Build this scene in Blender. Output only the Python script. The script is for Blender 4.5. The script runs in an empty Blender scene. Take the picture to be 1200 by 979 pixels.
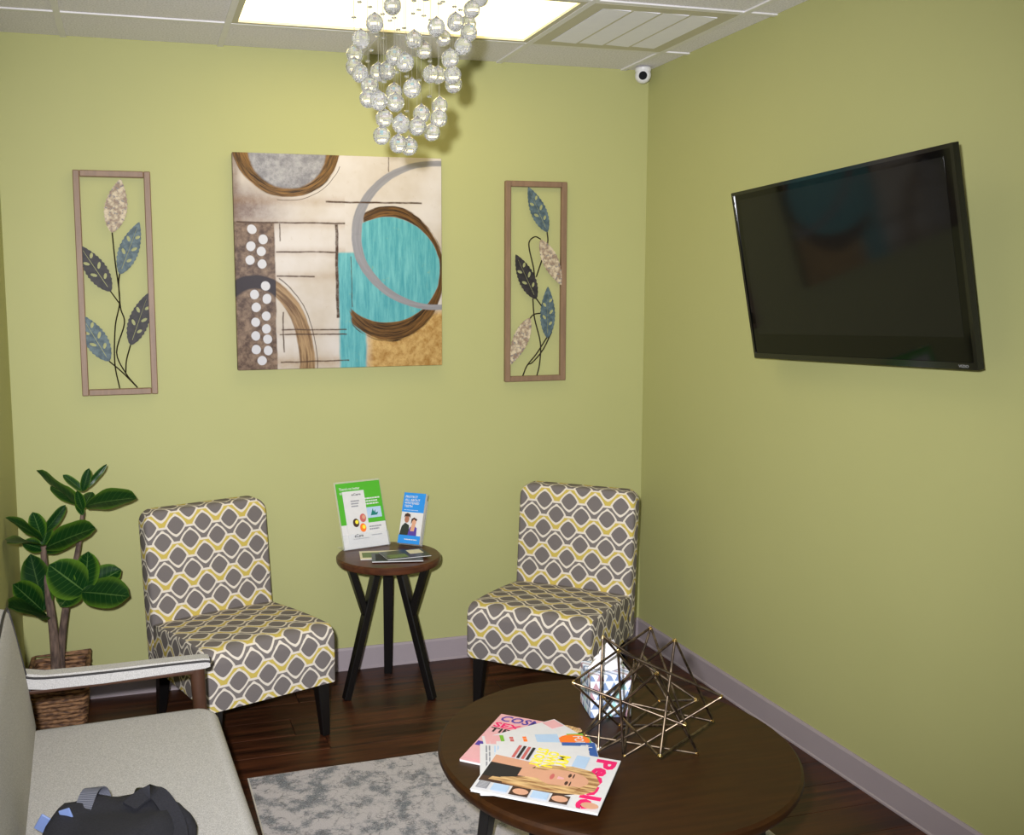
import bpy, bmesh, math, random
from mathutils import Vector, Matrix

scene = bpy.context.scene
COL = scene.collection
PI = math.pi
R = math.radians
H = 2.712                                   # ceiling height; origin = back-right corner of the room at floor level
XL, YF = -2.83, -5.2                        # left wall, front wall (behind the camera)

# ------------------------------------------------------------------ camera
CAM = Vector((-2.33998, -4.27667, 1.68310))
RT = Vector((0.96229872, -0.27189638, -0.0073163))
UP = Vector((0.03753218, 0.10609685, 0.99364722))
FW = Vector((0.26939284, 0.95646005, -0.11230173))
FPX, PX, PY = 1162.79, 487.01, 479.64
cd = bpy.data.cameras.new('camera')
co = bpy.data.objects.new('camera', cd)
COL.objects.link(co)
cd.sensor_fit = 'HORIZONTAL'
cd.sensor_width = 36.0
cd.lens = FPX / 1200 * 36
cd.shift_x = (600 - PX) / 1200
cd.shift_y = (PY - 489.5) / 1200
cd.clip_start = 0.02
co.matrix_world = Matrix(((RT.x, UP.x, -FW.x, CAM.x), (RT.y, UP.y, -FW.y, CAM.y),
                          (RT.z, UP.z, -FW.z, CAM.z), (0, 0, 0, 1)))
scene.camera = co

# ------------------------------------------------------------------ light and exposure
world = bpy.data.worlds.new('world')
scene.world = world
world.use_nodes = True
world.node_tree.nodes['Background'].inputs[0].default_value = (0.92, 0.96, 1.0, 1)
world.node_tree.nodes['Background'].inputs[1].default_value = 0.4  # even fill light, entering through the opening added in the front wall
FLASH_W, FLASH_COL = 600.0, (0.94, 0.95, 1.0)
TROFFER, TROFFER_COL = 2.8, (1.0, 0.80, 0.38)
fl = bpy.data.lights.new('camera_flash', 'SPOT')
fl.spot_size = math.radians(90)
fl.spot_blend = 1.0
fl.energy = FLASH_W
fl.color = FLASH_COL
fl.shadow_soft_size = 0.03
flo = bpy.data.objects.new('camera_flash', fl)
flo.matrix_world = Matrix.Translation(CAM - RT * 0.09 + UP * 0.10) @ (-(FW + RT * 0.05)).to_track_quat('Z', 'Y').to_matrix().to_4x4()
COL.objects.link(flo)
vs = scene.view_settings
vs.view_transform = 'Standard'
vs.look = 'None'
vs.gamma = 1.0
vs.use_curve_mapping = False
vs.exposure = 0.2


def at(px, py, y):
    """a photograph pixel as a point on the vertical plane at depth y"""
    d = FW + RT * ((px - PX) / FPX) - UP * ((py - PY) / FPX)
    return CAM + d * ((y - CAM.y) / d.y)


# ------------------------------------------------------------------ shader helpers
def lin(c):
    return tuple(((v / 255) / 12.92 if v / 255 <= 0.04045 else ((v / 255 + 0.055) / 1.055) ** 2.4) for v in c[:3]) + (1.0,)


class S:
    """a scalar shader socket with arithmetic"""
    def __init__(s, nt, sock):
        s.nt, s.k = nt, sock

    def op(s, o, b=None, c=None, clamp=False):
        n = s.nt.nodes.new('ShaderNodeMath')
        n.operation = o
        n.use_clamp = clamp
        for i, v in enumerate((s, b, c)):
            if v is None:
                continue
            if isinstance(v, S):
                s.nt.links.new(v.k, n.inputs[i])
            else:
                n.inputs[i].default_value = float(v)
        return S(s.nt, n.outputs[0])

    def rop(s, o, a):
        n = s.nt.nodes.new('ShaderNodeMath')
        n.operation = o
        n.inputs[0].default_value = float(a)
        s.nt.links.new(s.k, n.inputs[1])
        return S(s.nt, n.outputs[0])
    def __add__(s, b): return s.op('ADD', b)
    def __radd__(s, b): return s.op('ADD', b)
    def __sub__(s, b): return s.op('SUBTRACT', b)
    def __rsub__(s, b): return s.rop('SUBTRACT', b)
    def __mul__(s, b): return s.op('MULTIPLY', b)
    def __rmul__(s, b): return s.op('MULTIPLY', b)
    def __truediv__(s, b): return s.op('DIVIDE', b)
    def abs(s): return s.op('ABSOLUTE')
    def fract(s): return s.op('FRACT')
    def floor(s): return s.op('FLOOR')
    def cos(s): return s.op('COSINE')
    def sin(s): return s.op('SINE')
    def sqrt(s): return s.op('SQRT')
    def min(s, b): return s.op('MINIMUM', b)
    def max(s, b): return s.op('MAXIMUM', b)
    def gt(s, b): return s.op('GREATER_THAN', b)
    def lt(s, b): return s.op('LESS_THAN', b)

    def step(s, lo, hi):
        n = s.nt.nodes.new('ShaderNodeMapRange')
        n.interpolation_type = 'SMOOTHSTEP'
        s.nt.links.new(s.k, n.inputs[0])
        n.inputs[1].default_value, n.inputs[2].default_value = lo, hi
        n.inputs[3].default_value, n.inputs[4].default_value = 0.0, 1.0
        return S(s.nt, n.outputs[0])

    def within(s, lo, hi, e=0.004):
        return s.step(lo - e, lo + e) * (1 - s.step(hi - e, hi + e))


class Mat:
    def __init__(s, name, color=(200, 200, 200), rough=0.6, metal=0.0, spec=0.5):
        s.m = bpy.data.materials.new(name)
        s.m.use_nodes = True
        s.nt = s.m.node_tree
        s.b = s.nt.nodes['Principled BSDF']
        s.b.inputs['Base Color'].default_value = lin(color)
        s.b.inputs['Roughness'].default_value = rough
        s.b.inputs['Metallic'].default_value = metal
        s.b.inputs['Specular IOR Level'].default_value = spec

    def coord(s, kind='Object', scale=None):
        n = s.nt.nodes.new('ShaderNodeTexCoord')
        out = n.outputs[kind]
        if scale:
            mp = s.nt.nodes.new('ShaderNodeMapping')
            mp.inputs['Scale'].default_value = scale
            s.nt.links.new(out, mp.inputs[0])
            out = mp.outputs[0]
        return out

    def xyz(s, kind='Object', scale=None):
        n = s.nt.nodes.new('ShaderNodeSeparateXYZ')
        s.nt.links.new(s.coord(kind, scale), n.inputs[0])
        return [S(s.nt, o) for o in n.outputs]

    def noise(s, scale, kind='Object', stretch=None, detail=4.0, rough=0.55, w=None):
        n = s.nt.nodes.new('ShaderNodeTexNoise')
        n.inputs['Scale'].default_value = scale
        n.inputs['Detail'].default_value = detail
        n.inputs['Roughness'].default_value = rough
        if w is not None:
            n.noise_dimensions = '4D'
            if isinstance(w, S):
                s.nt.links.new(w.k, n.inputs['W'])
            else:
                n.inputs['W'].default_value = w
        s.nt.links.new(s.coord(kind, stretch), n.inputs['Vector'])
        return S(s.nt, n.outputs[0])

    def voronoi(s, scale, kind='Object', feature='F1', stretch=None):
        n = s.nt.nodes.new('ShaderNodeTexVoronoi')
        n.feature = feature
        n.inputs['Scale'].default_value = scale
        s.nt.links.new(s.coord(kind, stretch), n.inputs['Vector'])
        return S(s.nt, n.outputs['Distance'])

    def rnd(s):
        n = s.nt.nodes.new('ShaderNodeObjectInfo')
        return S(s.nt, n.outputs['Random'])

    def col(s, c):
        if isinstance(c, tuple):
            n = s.nt.nodes.new('ShaderNodeRGB')
            n.outputs[0].default_value = lin(c)
            return n.outputs[0]
        return c

    def mix(s, f, a, b):
        n = s.nt.nodes.new('ShaderNodeMix')
        n.data_type = 'RGBA'
        if isinstance(f, S):
            s.nt.links.new(f.k, n.inputs[0])
        else:
            n.inputs[0].default_value = f
        for i, v in ((6, a), (7, b)):
            if isinstance(v, tuple):
                n.inputs[i].default_value = lin(v)
            else:
                s.nt.links.new(v, n.inputs[i])
        return n.outputs[2]

    def base(s, c):
        s.nt.links.new(c, s.b.inputs['Base Color'])
        return s

    def rough(s, v):
        s.nt.links.new(v.k, s.b.inputs['Roughness'])
        return s

    def bump(s, h, strength=0.2, dist=0.002):
        n = s.nt.nodes.new('ShaderNodeBump')
        n.inputs['Strength'].default_value = strength
        n.inputs['Distance'].default_value = dist
        s.nt.links.new(h.k, n.inputs['Height'])
        s.nt.links.new(n.outputs[0], s.b.inputs['Normal'])
        return s


M = {}


def plain(name, color, rough=0.6, metal=0.0, spec=0.5, var=0.0, scale=20, bump=0.0):
    """a plain finish with a little procedural unevenness"""
    m = Mat(name, color, rough, metal, spec)
    if var:
        n = m.noise(scale)
        dark = tuple(max(0, v * (1 - var)) for v in color)
        light = tuple(min(255, v * (1 + var)) for v in color)
        m.base(m.mix(n, dark, light))
        if bump:
            m.bump(n, bump)
    M[name] = m.m
    return m


def make_materials():
    m = Mat('wall_paint', (184, 188, 116), 0.62, spec=0.35)
    n1, n2 = m.noise(1.3), m.noise(160, detail=2)
    m.base(m.mix(n1, (170, 170, 113), (178, 177, 121)))
    m.bump(n2, 0.06, 0.001)
    M['wall'] = m.m
    m = Mat('ceiling_tile', (196, 192, 190), 0.9)
    n = m.noise(140, detail=5)
    m.base(m.mix(n.step(0.35, 0.6), (214, 210, 214), (234, 230, 236)))
    m.bump(n, 0.25, 0.001)
    M['tile'] = m.m
    plain('tee', (226, 223, 224), 0.5, var=0.03)
    plain('baseboard', (160, 148, 152), 0.45, var=0.03, scale=6)
    plain('white_frame', (196, 190, 172), 0.5, var=0.02)
    plain('vent_blade', (240, 238, 252), 0.5, var=0.02)
    m = Mat('light_lens', (255, 250, 235), 0.4)
    n = m.noise(90, detail=1)
    m.b.inputs['Emission Color'].default_value = TROFFER_COL + (1.0,)
    st = n * 0.2 + 0.9
    m.nt.links.new((st * TROFFER).k, m.b.inputs['Emission Strength'])
    M['lens'] = m.m
    # floor planks: grain along the plank, tone per plank
    m = Mat('wood_floor', (80, 45, 28), 0.38, spec=0.35)
    r = m.rnd()
    g = m.noise(1.0, stretch=(2.2, 38, 38), detail=6, rough=0.65, w=r * 37.0)
    g2 = m.noise(1.0, stretch=(7, 150, 150), detail=3, w=r * 11.0)
    c = m.mix(g.step(0.32, 0.68), (34, 17, 11), (94, 52, 30))
    c = m.mix(g2.step(0.45, 0.75) * 0.5, c, (38, 18, 12))
    c = m.mix(r * 0.6, c, (50, 26, 16))
    m.base(c).bump(g2, 0.12, 0.001)
    m.rough(g * 0.2 + 0.28)
    M['floor'] = m.m
    plain('floor_gap', (22, 11, 8), 0.8, var=0.1)
    # rug
    m = Mat('rug', (190, 185, 182), 0.95, spec=0.1)
    x, y, z = m.xyz('Object')
    wx, wy = m.noise(5, detail=3), m.noise(5, detail=3, w=9.0)
    # worn damask scrolls: mirrored wave motif broken up by noise
    fx = ((x + (wx - 0.5) * 0.16) * 8.2).sin()
    fy = ((y + (wy - 0.5) * 0.16) * 8.2).sin()
    sc = ((fx * fx * 3.0 + fy * 2.2 + wx * 5.0) * 2.2).sin()
    n = m.noise(12.0, detail=9, rough=0.78)
    f = m.noise(230, detail=2)
    mask = (n + sc * 0.05).step(0.46, 0.62)
    c = m.mix(mask, (184, 178, 180), (106, 111, 118))
    lines = m.noise(13, detail=4, w=4.0)
    c = m.mix((1 - (lines - 0.5).abs().step(0.004, 0.022)) * n.step(0.35, 0.6) * 0.75, c, (96, 94, 98))
    c = m.mix(f.step(0.4, 0.75) * 0.4, c, (214, 208, 206))
    m.base(c).bump(f, 0.5, 0.004)
    M['rug'] = m.m
    plain('rug_edge', (198, 190, 180), 0.95, var=0.1, scale=200)
    # ogee upholstery, UV in metres
    m = Mat('ogee_fabric', (130, 124, 120), 0.9, spec=0.15)
    u, v, _ = m.xyz('UV')
    u, v = u / 0.116, v / 0.124
    a = (u + 0.5).fract() - 0.5
    b = (v + 0.5).fract() - 0.5
    ang = b * (2 * PI)
    cs = ang.cos()
    dA = (cs * 1.12 - cs * cs * cs * 0.12 + 1) * 0.25 - a.abs()
    isA = dA.gt(0)
    s2 = ang.sin() * ang.sin()
    d = dA.abs() / (s2 * 2.3 + 1).sqrt()
    a2, b2 = u.fract() - 0.5, v.fract() - 0.5
    aa = isA * a + (1 - isA) * a2
    bb = isA * b + (1 - isA) * b2
    low = bb.lt(0.0)
    tt = low * bb.abs() + (1 - low) * (0.5 - bb.abs())
    oy = bb - 0.03
    e = (aa.abs() / 0.31).op('POWER', 1.55) + (oy.abs() / 0.29).op('POWER', 1.2)
    ring = (aa.abs() / 0.39).op('POWER', 1.45) + (oy.abs() / 0.38).op('POWER', 1.12)
    cls = low * isA + (1 - low) * (1 - isA)
    band = ring.gt(1.0) * tt.gt(0.06) * tt.lt(0.49)
    motif = e.lt(1.0)
    c = m.mix(band, (222, 212, 198), m.mix(cls, (120, 113, 110), (198, 176, 88)))
    c = m.mix(motif, c, (116, 109, 107))
    weave = m.noise(700, detail=1)
    c = m.mix(weave.step(0.45, 0.8) * 0.18, c, (90, 85, 80))
    m.base(c).bump(weave, 0.25, 0.001)
    M['ogee'] = m.m
    plain('black_leg', (16, 14, 14), 0.35, var=0.1)
    # walnut tops
    for key, c0, c1, rg in (('side_top', (58, 30, 19), (92, 54, 34), 0.3), ('coffee_top', (40, 19, 2), (60, 32, 6), 0.48)):
        m = Mat(key, c0, rg, spec=0.3)
        g = m.noise(1.0, stretch=(5, 60, 60), detail=5)
        g3 = m.noise(7.0, detail=3)
        m.base(m.mix(g.step(0.3, 0.7) * 0.6 + g3 * 0.4, c0, c1))
        m.rough(g3 * 0.15 + rg - 0.06)
        M[key] = m.m
    # sofa
    m = Mat('sofa_fabric', (190, 184, 172), 0.95, spec=0.1)
    n, n2 = m.noise(420, detail=2), m.noise(150, stretch=(1, 3, 1), detail=2)
    c = m.mix(n.step(0.3, 0.7), (166, 163, 160), (204, 201, 198))
    c = m.mix(n2.step(0.5, 0.75) * 0.4, c, (156, 154, 152))
    m.base(c).bump(n, 0.4, 0.001)
    M['sofa'] = m.m
    plain('piping', (48, 45, 46), 0.7, var=0.1)
    plain('sofa_wood', (70, 45, 32), 0.4, var=0.25, scale=14)
    m = Mat('bag_fabric', (34, 34, 40), 0.8, spec=0.3)
    n = m.noise(260, detail=2)
    m.base(m.mix(n, (24, 24, 28), (50, 50, 58))).bump(n, 0.4, 0.001)
    M['bag'] = m.m
    m = Mat('webbing', (88, 90, 102), 0.8)
    x, y, z = m.xyz('UV')
    rib = (x * 26.0 * PI).sin().gt(0.0)
    m.base(m.mix(rib, (66, 68, 80), (120, 122, 134)))
    M['webbing'] = m.m
    plain('buckle', (18, 18, 20), 0.3, var=0.1)
    plain('blue_tag', (120, 140, 190), 0.5, var=0.05)
    # plant
    m = Mat('fig_leaf', (40, 100, 35), 0.38, spec=0.5)
    u, v, _ = m.xyz('UV')
    edge = (u - 0.5).abs() * 2.0
    nz = m.noise(9, detail=3)
    c = m.mix((edge + nz * 0.6).step(0.85, 1.35), (20, 74, 24), (112, 156, 44))
    veins = ((v * 9.0 - edge * 1.6).fract() - 0.5).abs().lt(0.05)
    c = m.mix(veins * 0.35, c, (120, 165, 80))
    c = m.mix((u - 0.5).abs().lt(0.02) * 0.6, c, (130, 170, 90))
    c = m.mix(m.rnd() * 0.45, c, (14, 52, 22))
    m.base(c).bump(nz, 0.25, 0.004)
    M['leaf'] = m.m
    m = Mat('bark', (98, 78, 68), 0.85)
    n = m.noise(1, stretch=(60, 60, 16), detail=5)
    m.base(m.mix(n.step(0.3, 0.7), (66, 52, 46), (124, 102, 88))).bump(n, 0.6, 0.004)
    M['bark'] = m.m
    m = Mat('wicker', (120, 84, 56), 0.75)
    n = m.noise(1, stretch=(30, 30, 110), detail=3)
    m.base(m.mix(n.step(0.3, 0.7), (70, 44, 30), (160, 118, 80))).bump(n, 0.6, 0.003)
    M['wicker'] = m.m
    plain('soil', (30, 24, 20), 0.95, var=0.4, scale=60, bump=0.8)
    # wall art
    m = Mat('art_frame', (128, 100, 78), 0.5)
    n = m.noise(1, stretch=(40, 40, 6), detail=4)
    m.base(m.mix(n, (108, 84, 66), (150, 120, 94)))
    M['art_frame'] = m.m
    plain('stem_metal', (50, 44, 34), 0.45, 0.6, var=0.2)
    for key, c0, c1 in (('leaf_blue', (58, 76, 84), (90, 108, 114)), ('leaf_black', (22, 19, 20), (46, 40, 42)),
                        ('leaf_cream', (138, 116, 98), (200, 184, 156))):
        m = Mat(key, c0, 0.6, 0.0)
        n = m.noise(45, detail=5)
        c = m.mix(n.step(0.38, 0.62), c0, c1)
        if key == 'leaf_cream':
            n2 = m.noise(80, detail=4, w=3.0)
            c = m.mix(n2.step(0.55, 0.62) * 0.8, c, (104, 104, 112))
        m.base(c).bump(n, 0.3, 0.002)
        M[key] = m.m
    # tv
    plain('tv_bezel', (10, 10, 11), 0.12, var=0.05)
    m = Mat('tv_screen', (9, 9, 8), 0.05, spec=0.2)
    n = m.noise(3)
    m.base(m.mix(n, (8, 8, 7), (11, 11, 10)))
    M['tv_screen'] = m.m
    m = Mat('tv_display', (20, 20, 19), 0.09, spec=0.22)
    n = m.noise(5)
    m.base(m.mix(n, (19, 19, 18), (22, 22, 21)))
    M['tv_display'] = m.m
    plain('tv_back', (18, 18, 19), 0.5, var=0.05)
    plain('logo_silver', (150, 150, 150), 0.4, var=0.02)
    # sculpture, glass, metal
    m = Mat('bronze_rod', (112, 98, 84), 0.42, 1.0)
    n = m.noise(30, detail=3)
    m.base(m.mix(n.step(0.35, 0.65), (84, 72, 64), (142, 124, 104)))
    M['rod'] = m.m
    plain('brass_tip', (206, 176, 116), 0.3, 1.0, var=0.08)
    m = Mat('crystal', (255, 255, 255), 0.0)
    m.b.inputs['Transmission Weight'].default_value = 0.90
    m.b.inputs['IOR'].default_value = 1.75
    m.b.inputs['Coat Weight'].default_value = 1.0
    n = m.noise(60, detail=1)
    m.rough(n * 0.03)
    M['crystal'] = m.m
    plain('chrome', (210, 210, 212), 0.12, 1.0, var=0.03)
    plain('wire', (200, 196, 180), 0.3, 0.8, var=0.05)
    m = Mat('acrylic', (240, 244, 248), 0.04)
    n = m.noise(10, detail=1)
    m.rough(n * 0.05 + 0.02)
    m.b.inputs['Alpha'].default_value = 0.14
    M['acrylic'] = m.m
    # papers
    for key, c in (('paper', (216, 214, 214)), ('paper_cream', (226, 218, 190)), ('green', (78, 172, 40)), ('blue', (40, 140, 222)),
                   ('navy', (52, 92, 160)), ('orange', (246, 122, 36)), ('lime', (120, 180, 50)), ('pink', (228, 24, 104)),
                   ('rose', (226, 170, 172)), ('purple', (80, 58, 150)), ('ink', (34, 30, 34)), ('grey_ink', (140, 140, 146)),
                   ('yellow', (246, 226, 60)), ('skin', (212, 158, 128)), ('lip', (196, 100, 96)), ('tan_skin', (168, 112, 86)), ('pale_blue', (176, 200, 226)),
                   ('teal_ink', (20, 120, 110)), ('brown_hair', (70, 46, 36)), ('glossy_dark', (52, 58, 54)), ('mid_green', (110, 130, 80)),
                   ('camera_white', (226, 224, 226)), ('camera_black', (14, 14, 18)), ('tissue', (242, 238, 240))):
        plain(key, c, 0.3 if key in ('camera_white', 'glossy_dark') else 0.6, spec=0.1 if key == 'camera_black' else 0.4, var=0.03, scale=40)
    m = Mat('blonde_hair', (190, 146, 96), 0.5)
    n = m.noise(1, stretch=(90, 14, 90), detail=4)
    m.base(m.mix(n.step(0.35, 0.65), (146, 100, 60), (224, 186, 130)))
    M['blonde'] = m.m
    # tissue box: rows of triangles on pale blue
    m = Mat('tissue_box', (220, 226, 240), 0.5)
    x, y, z = m.xyz('Object')
    t = (x + y) / 0.026
    rr = z / 0.027
    fx, fz = (t + rr.floor() * 0.5).fract(), rr.fract()
    tri = ((fx - 0.5).abs() * 2.0 + fz).lt(0.92)
    pick = ((t + rr.floor() * 0.5).floor() * 0.37 + rr.floor() * 0.61).fract()
    c = m.mix(pick.gt(0.55), (120, 140, 176), (176, 138, 146))
    c = m.mix(pick.gt(0.82), c, (160, 208, 206))
    m.base(m.mix(tri, (224, 230, 244), c))
    M['tissue_box'] = m.m
    make_painting()


def make_painting():
    m = Mat('abstract_painting', (236, 226, 208), 0.55, spec=0.3)
    x, y, z = m.xyz('Object')
    wob = m.noise(11, detail=3)
    wob2 = m.noise(8, detail=3, w=5.0)
    U = (x + 0.4525) / 0.905 + (wob - 0.5) * 0.014
    V = (0.4525 - z) / 0.905 + (wob2 - 0.5) * 0.014
    fine = m.noise(34, detail=6, rough=0.7)
    streak = m.noise(1, stretch=(9, 9, 70), detail=5, rough=0.7)
    big = m.noise(3.2, detail=4)

    def ell(cx, cy, rx, ry):
        a, b = (U - cx) / rx, (V - cy) / ry
        return (a * a + b * b).sqrt()

    def rect(u0, u1, v0, v1, e=0.006):
        return U.within(u0, u1, e) * V.within(v0, v1, e)

    def swirl(e, cx, cy, k=26.0, ka=1.6, w=0.0):
        """brush noise that follows the arc of an ellipse"""
        n = m.nt.nodes.new('ShaderNodeCombineXYZ')
        ang = (V - cy).op('ARCTAN2', U - cx)
        for q, v_ in enumerate((e * k, ang * ka, e * 0.0 + w)):
            m.nt.links.new(v_.k, n.inputs[q])
        t = m.nt.nodes.new('ShaderNodeTexNoise')
        t.inputs['Scale'].default_value = 1.0
        t.inputs['Detail'].default_value = 5.0
        t.inputs['Roughness'].default_value = 0.65
        m.nt.links.new(n.outputs[0], t.inputs['Vector'])
        return S(m.nt, t.outputs[0])
    vstreak = m.noise(1, stretch=(70, 9, 7), detail=5, rough=0.7)
    c = m.mix(big.step(0.35, 0.75), (214, 206, 200), (192, 178, 160))
    c = m.mix(fine.step(0.6, 0.75) * 0.35, c, (176, 154, 122))
    c = m.mix((1 - U.step(0.0, 0.36)) * V.within(0.17, 0.33, 0.07) * (fine * 1.1 + 0.3), c, (112, 88, 80))
    c = m.mix((1 - U.step(0.0, 0.05)) * (fine + 0.2), c, (120, 96, 82))
    c = m.mix((fine * V.within(0.93, 1.1, 0.06)) * 0.6, c, (170, 140, 100))
    for v0 in (0.215, 0.32, 0.45, 0.565, 0.825, 0.965):
        c = m.mix((1 - ((V - v0).abs()).step(0.0, 0.035)) * U.lt(0.52) * fine * 0.5, c, (150, 112, 66))
    # tan lower right and teal block
    tan = m.mix(fine.step(0.3, 0.7), (160, 116, 56), (206, 170, 108))
    c = m.mix(U.step(0.57, 0.66) * V.step(0.70, 0.76), c, tan)
    teal = m.mix(vstreak.step(0.3, 0.75), (70, 152, 162), (116, 188, 190))
    teal = m.mix(fine.step(0.60, 0.72) * 0.5, teal, (140, 172, 140))
    inner = ell(0.725, 0.535, 0.265, 0.253)
    outer = ell(0.735, 0.553, 0.275, 0.322)
    ga_o, ga_i = ell(0.975, 0.37, 0.428, 0.362), ell(0.985, 0.37, 0.388, 0.335)
    lowm = V.step(0.45, 0.462)
    c = m.mix(U.within(0.485, 0.615, 0.008) * lowm, c, teal)
    c = m.mix((1 - inner.step(0.985, 1.01)) * (lowm * U.gt(0.485)).max(ga_i.lt(1.0)), c, teal)
    c = m.mix(U.within(0.485, 0.62, 0.01) * V.within(0.452, 0.76, 0.008), c, teal)
    # big brown ring: crescent between the inner and the outer ellipse
    bn = swirl(outer, 0.735, 0.55)
    brown = m.mix(bn.step(0.3, 0.72), (20, 12, 9), (132, 92, 46))
    edge = (bn - 0.5) * 0.16
    ring = inner.step(0.985, 1.01) * (1 - (outer + edge).step(0.985, 1.015))
    ring = ring * (U.step(0.60, 0.615) * V.lt(0.56)).max((U + edge * 0.4).step(0.535, 0.55) * V.gt(0.66)).max(U.gt(0.8))
    c = m.mix(ring, c, brown)
    # grey arc in front
    grey = m.mix(swirl(ga_o, 0.975, 0.37, 30, 2.0, 7.0), (118, 116, 122), (166, 164, 168))
    c = m.mix((1 - ga_o.step(0.985, 1.0)) * ga_i.step(0.99, 1.005), c, grey)
    # top-left circle
    o1, i1 = ell(0.25, -0.058, 0.258, 0.258), ell(0.253, -0.023, 0.186, 0.186)
    sn1 = swirl(o1, 0.25, -0.058, 30, 1.6, 3.0)
    c = m.mix(1 - (o1 + (sn1 - 0.5) * 0.06).step(0.985, 1.01), c, m.mix(sn1.step(0.3, 0.7), (22, 13, 9), (146, 106, 56)))
    c = m.mix(1 - i1.step(0.95, 1.02), c, m.mix(fine.step(0.3, 0.7), (124, 122, 128), (172, 170, 172)))
    c = m.mix(o1.within(1.05, 1.062, 0.004) * V.gt(0.05) * U.gt(0.2) * 0.8, c, (60, 42, 30))
    # left strip with dots, and the lower-left arc
    strip = U.within(-0.05, 0.185, 0.004) * V.step(0.31, 0.32)
    c = m.mix(strip, c, m.mix(fine.step(0.3, 0.72), (74, 54, 46), (146, 122, 102)))
    o2, i2 = ell(0.09, 0.97, 0.276, 0.413), ell(0.09, 0.97, 0.20, 0.35)
    arc = (1 - o2.step(0.985, 1.01)) * i2.step(0.98, 1.015)
    sn2 = swirl(o2, 0.09, 0.97, 24, 1.5, 11.0)
    c = m.mix(arc * U.gt(0.185), c, m.mix(sn2.step(0.3, 0.7), (96, 66, 38), (176, 144, 104)))
    c = m.mix(o2.within(1.03, 1.045, 0.005) * U.gt(0.2) * 0.8, c, (60, 40, 28))
    c = m.mix(arc * U.lt(0.185) * V.lt(0.66), c, (44, 34, 40))
    for px, py in ((121, 356), (165, 396), (115, 425), (158, 445), (112, 482), (160, 498), (172, 590), (125, 625), (176, 643), (132, 677),
                   (172, 714), (127, 740), (172, 768), (127, 797), (176, 812), (128, 855), (176, 860), (150, 902)):
        e = ell((px - 52) / 870, (py - 45) / 895, 0.0215, 0.0225)
        c = m.mix(1 - e.step(0.9, 1.05), c, (206, 204, 208))
    for u0, u1, v0, v1 in ((0.01, 0.52, 0.312, 0.319), (0.19, 0.475, 0.446, 0.453), (0.19, 0.37, 0.56, 0.567), (0.21, 0.52, 0.812, 0.818),
                           (0.20, 0.52, 0.834, 0.84), (0.20, 0.53, 0.962, 0.968), (0.43, 0.90, 0.212, 0.22), (0.471, 0.485, 0.32, 0.76),
                           (0.208, 0.213, 0.32, 0.40), (0.214, 0.22, 0.73, 0.92), (0.734, 0.738, 0.0, 0.07), (0.546, 0.55, 0.47, 0.71)):
        c = m.mix(rect(u0, u1, v0, v1, 0.003) * (fine * 1.9).min(1.0), c, (70, 46, 28))
    m.base(m.mix(0.06, c, (40, 34, 30))).bump(fine, 0.3, 0.003)
    M['painting'] = m.m
    plain('canvas_side', (206, 190, 160), 0.8, var=0.2)


make_materials()


# ------------------------------------------------------------------ mesh helpers
def prop(o, label=None, cat=None, group=None, kind=None):
    for k, v in (('label', label), ('category', cat), ('group', group), ('kind', kind)):
        if v:
            o[k] = v
    return o


def empty(name, loc=(0, 0, 0), rz=0.0, label=None, cat=None, group=None, kind=None):
    o = bpy.data.objects.new(name, None)
    o.empty_display_size = 0.05
    o.location = loc
    o.rotation_euler = (0, 0, rz)
    COL.objects.link(o)
    return prop(o, label, cat, group, kind)


def link(name, me, mat, parent=None, smooth=False, loc=None, rot=None, mw=None):
    o = bpy.data.objects.new(name, me)
    if mat is not None and not me.materials:
        me.materials.append(M[mat])
    if smooth:
        for p in me.polygons:
            p.use_smooth = True
    COL.objects.link(o)
    if parent is not None:
        o.parent = parent
    if mw is not None:
        o.matrix_local = mw
    if loc is not None:
        o.location = loc
    if rot is not None:
        o.rotation_euler = rot
    return o


def bm_mesh(bm, name='mesh', angle=None):
    bmesh.ops.recalc_face_normals(bm, faces=bm.faces[:])
    me = bpy.data.meshes.new(name)
    bm.to_mesh(me)
    bm.free()
    if angle is not None:
        for p in me.polygons:
            p.use_smooth = True
        me.set_sharp_from_angle(angle=R(angle))
    return me


def add_box(bm, c, s, mat=None):
    r = bmesh.ops.create_cube(bm, size=1.0)
    T = Matrix.Translation(c) @ (mat.to_4x4() if mat else Matrix.Identity(4)) @ Matrix.Diagonal((s[0], s[1], s[2], 1))
    bmesh.ops.transform(bm, matrix=T, verts=r['verts'])
    return r['verts']


def box_me(c, s, bevel=0.0, seg=2, mat=None):
    bm = bmesh.new()
    add_box(bm, c, s, mat)
    if bevel:
        bmesh.ops.bevel(bm, geom=bm.edges[:], offset=bevel, segments=seg, profile=0.5, affect='EDGES')
    return bm_mesh(bm, angle=35 if bevel else None)


def frame_between(p0, p1):
    d = (Vector(p1) - Vector(p0))
    z = d.normalized()
    a = Vector((0, 0, 1)) if abs(z.z) < 0.95 else Vector((1, 0, 0))
    x = a.cross(z).normalized()
    y = z.cross(x)
    return x, y, z, d.length


def add_rod(bm, p0, p1, r0, r1=None, n=10, cap=True):
    r1 = r0 if r1 is None else r1
    x, y, z, L = frame_between(p0, p1)
    rings = []
    for p, r in ((Vector(p0), r0), (Vector(p1), r1)):
        rings.append([bm.verts.new(p + x * (r * math.cos(2 * PI * i / n)) + y * (r * math.sin(2 * PI * i / n))) for i in range(n)])
    for i in range(n):
        j = (i + 1) % n
        bm.faces.new((rings[0][i], rings[0][j], rings[1][j], rings[1][i]))
    if cap:
        bm.faces.new(rings[0][::-1])
        bm.faces.new(rings[1])


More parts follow.
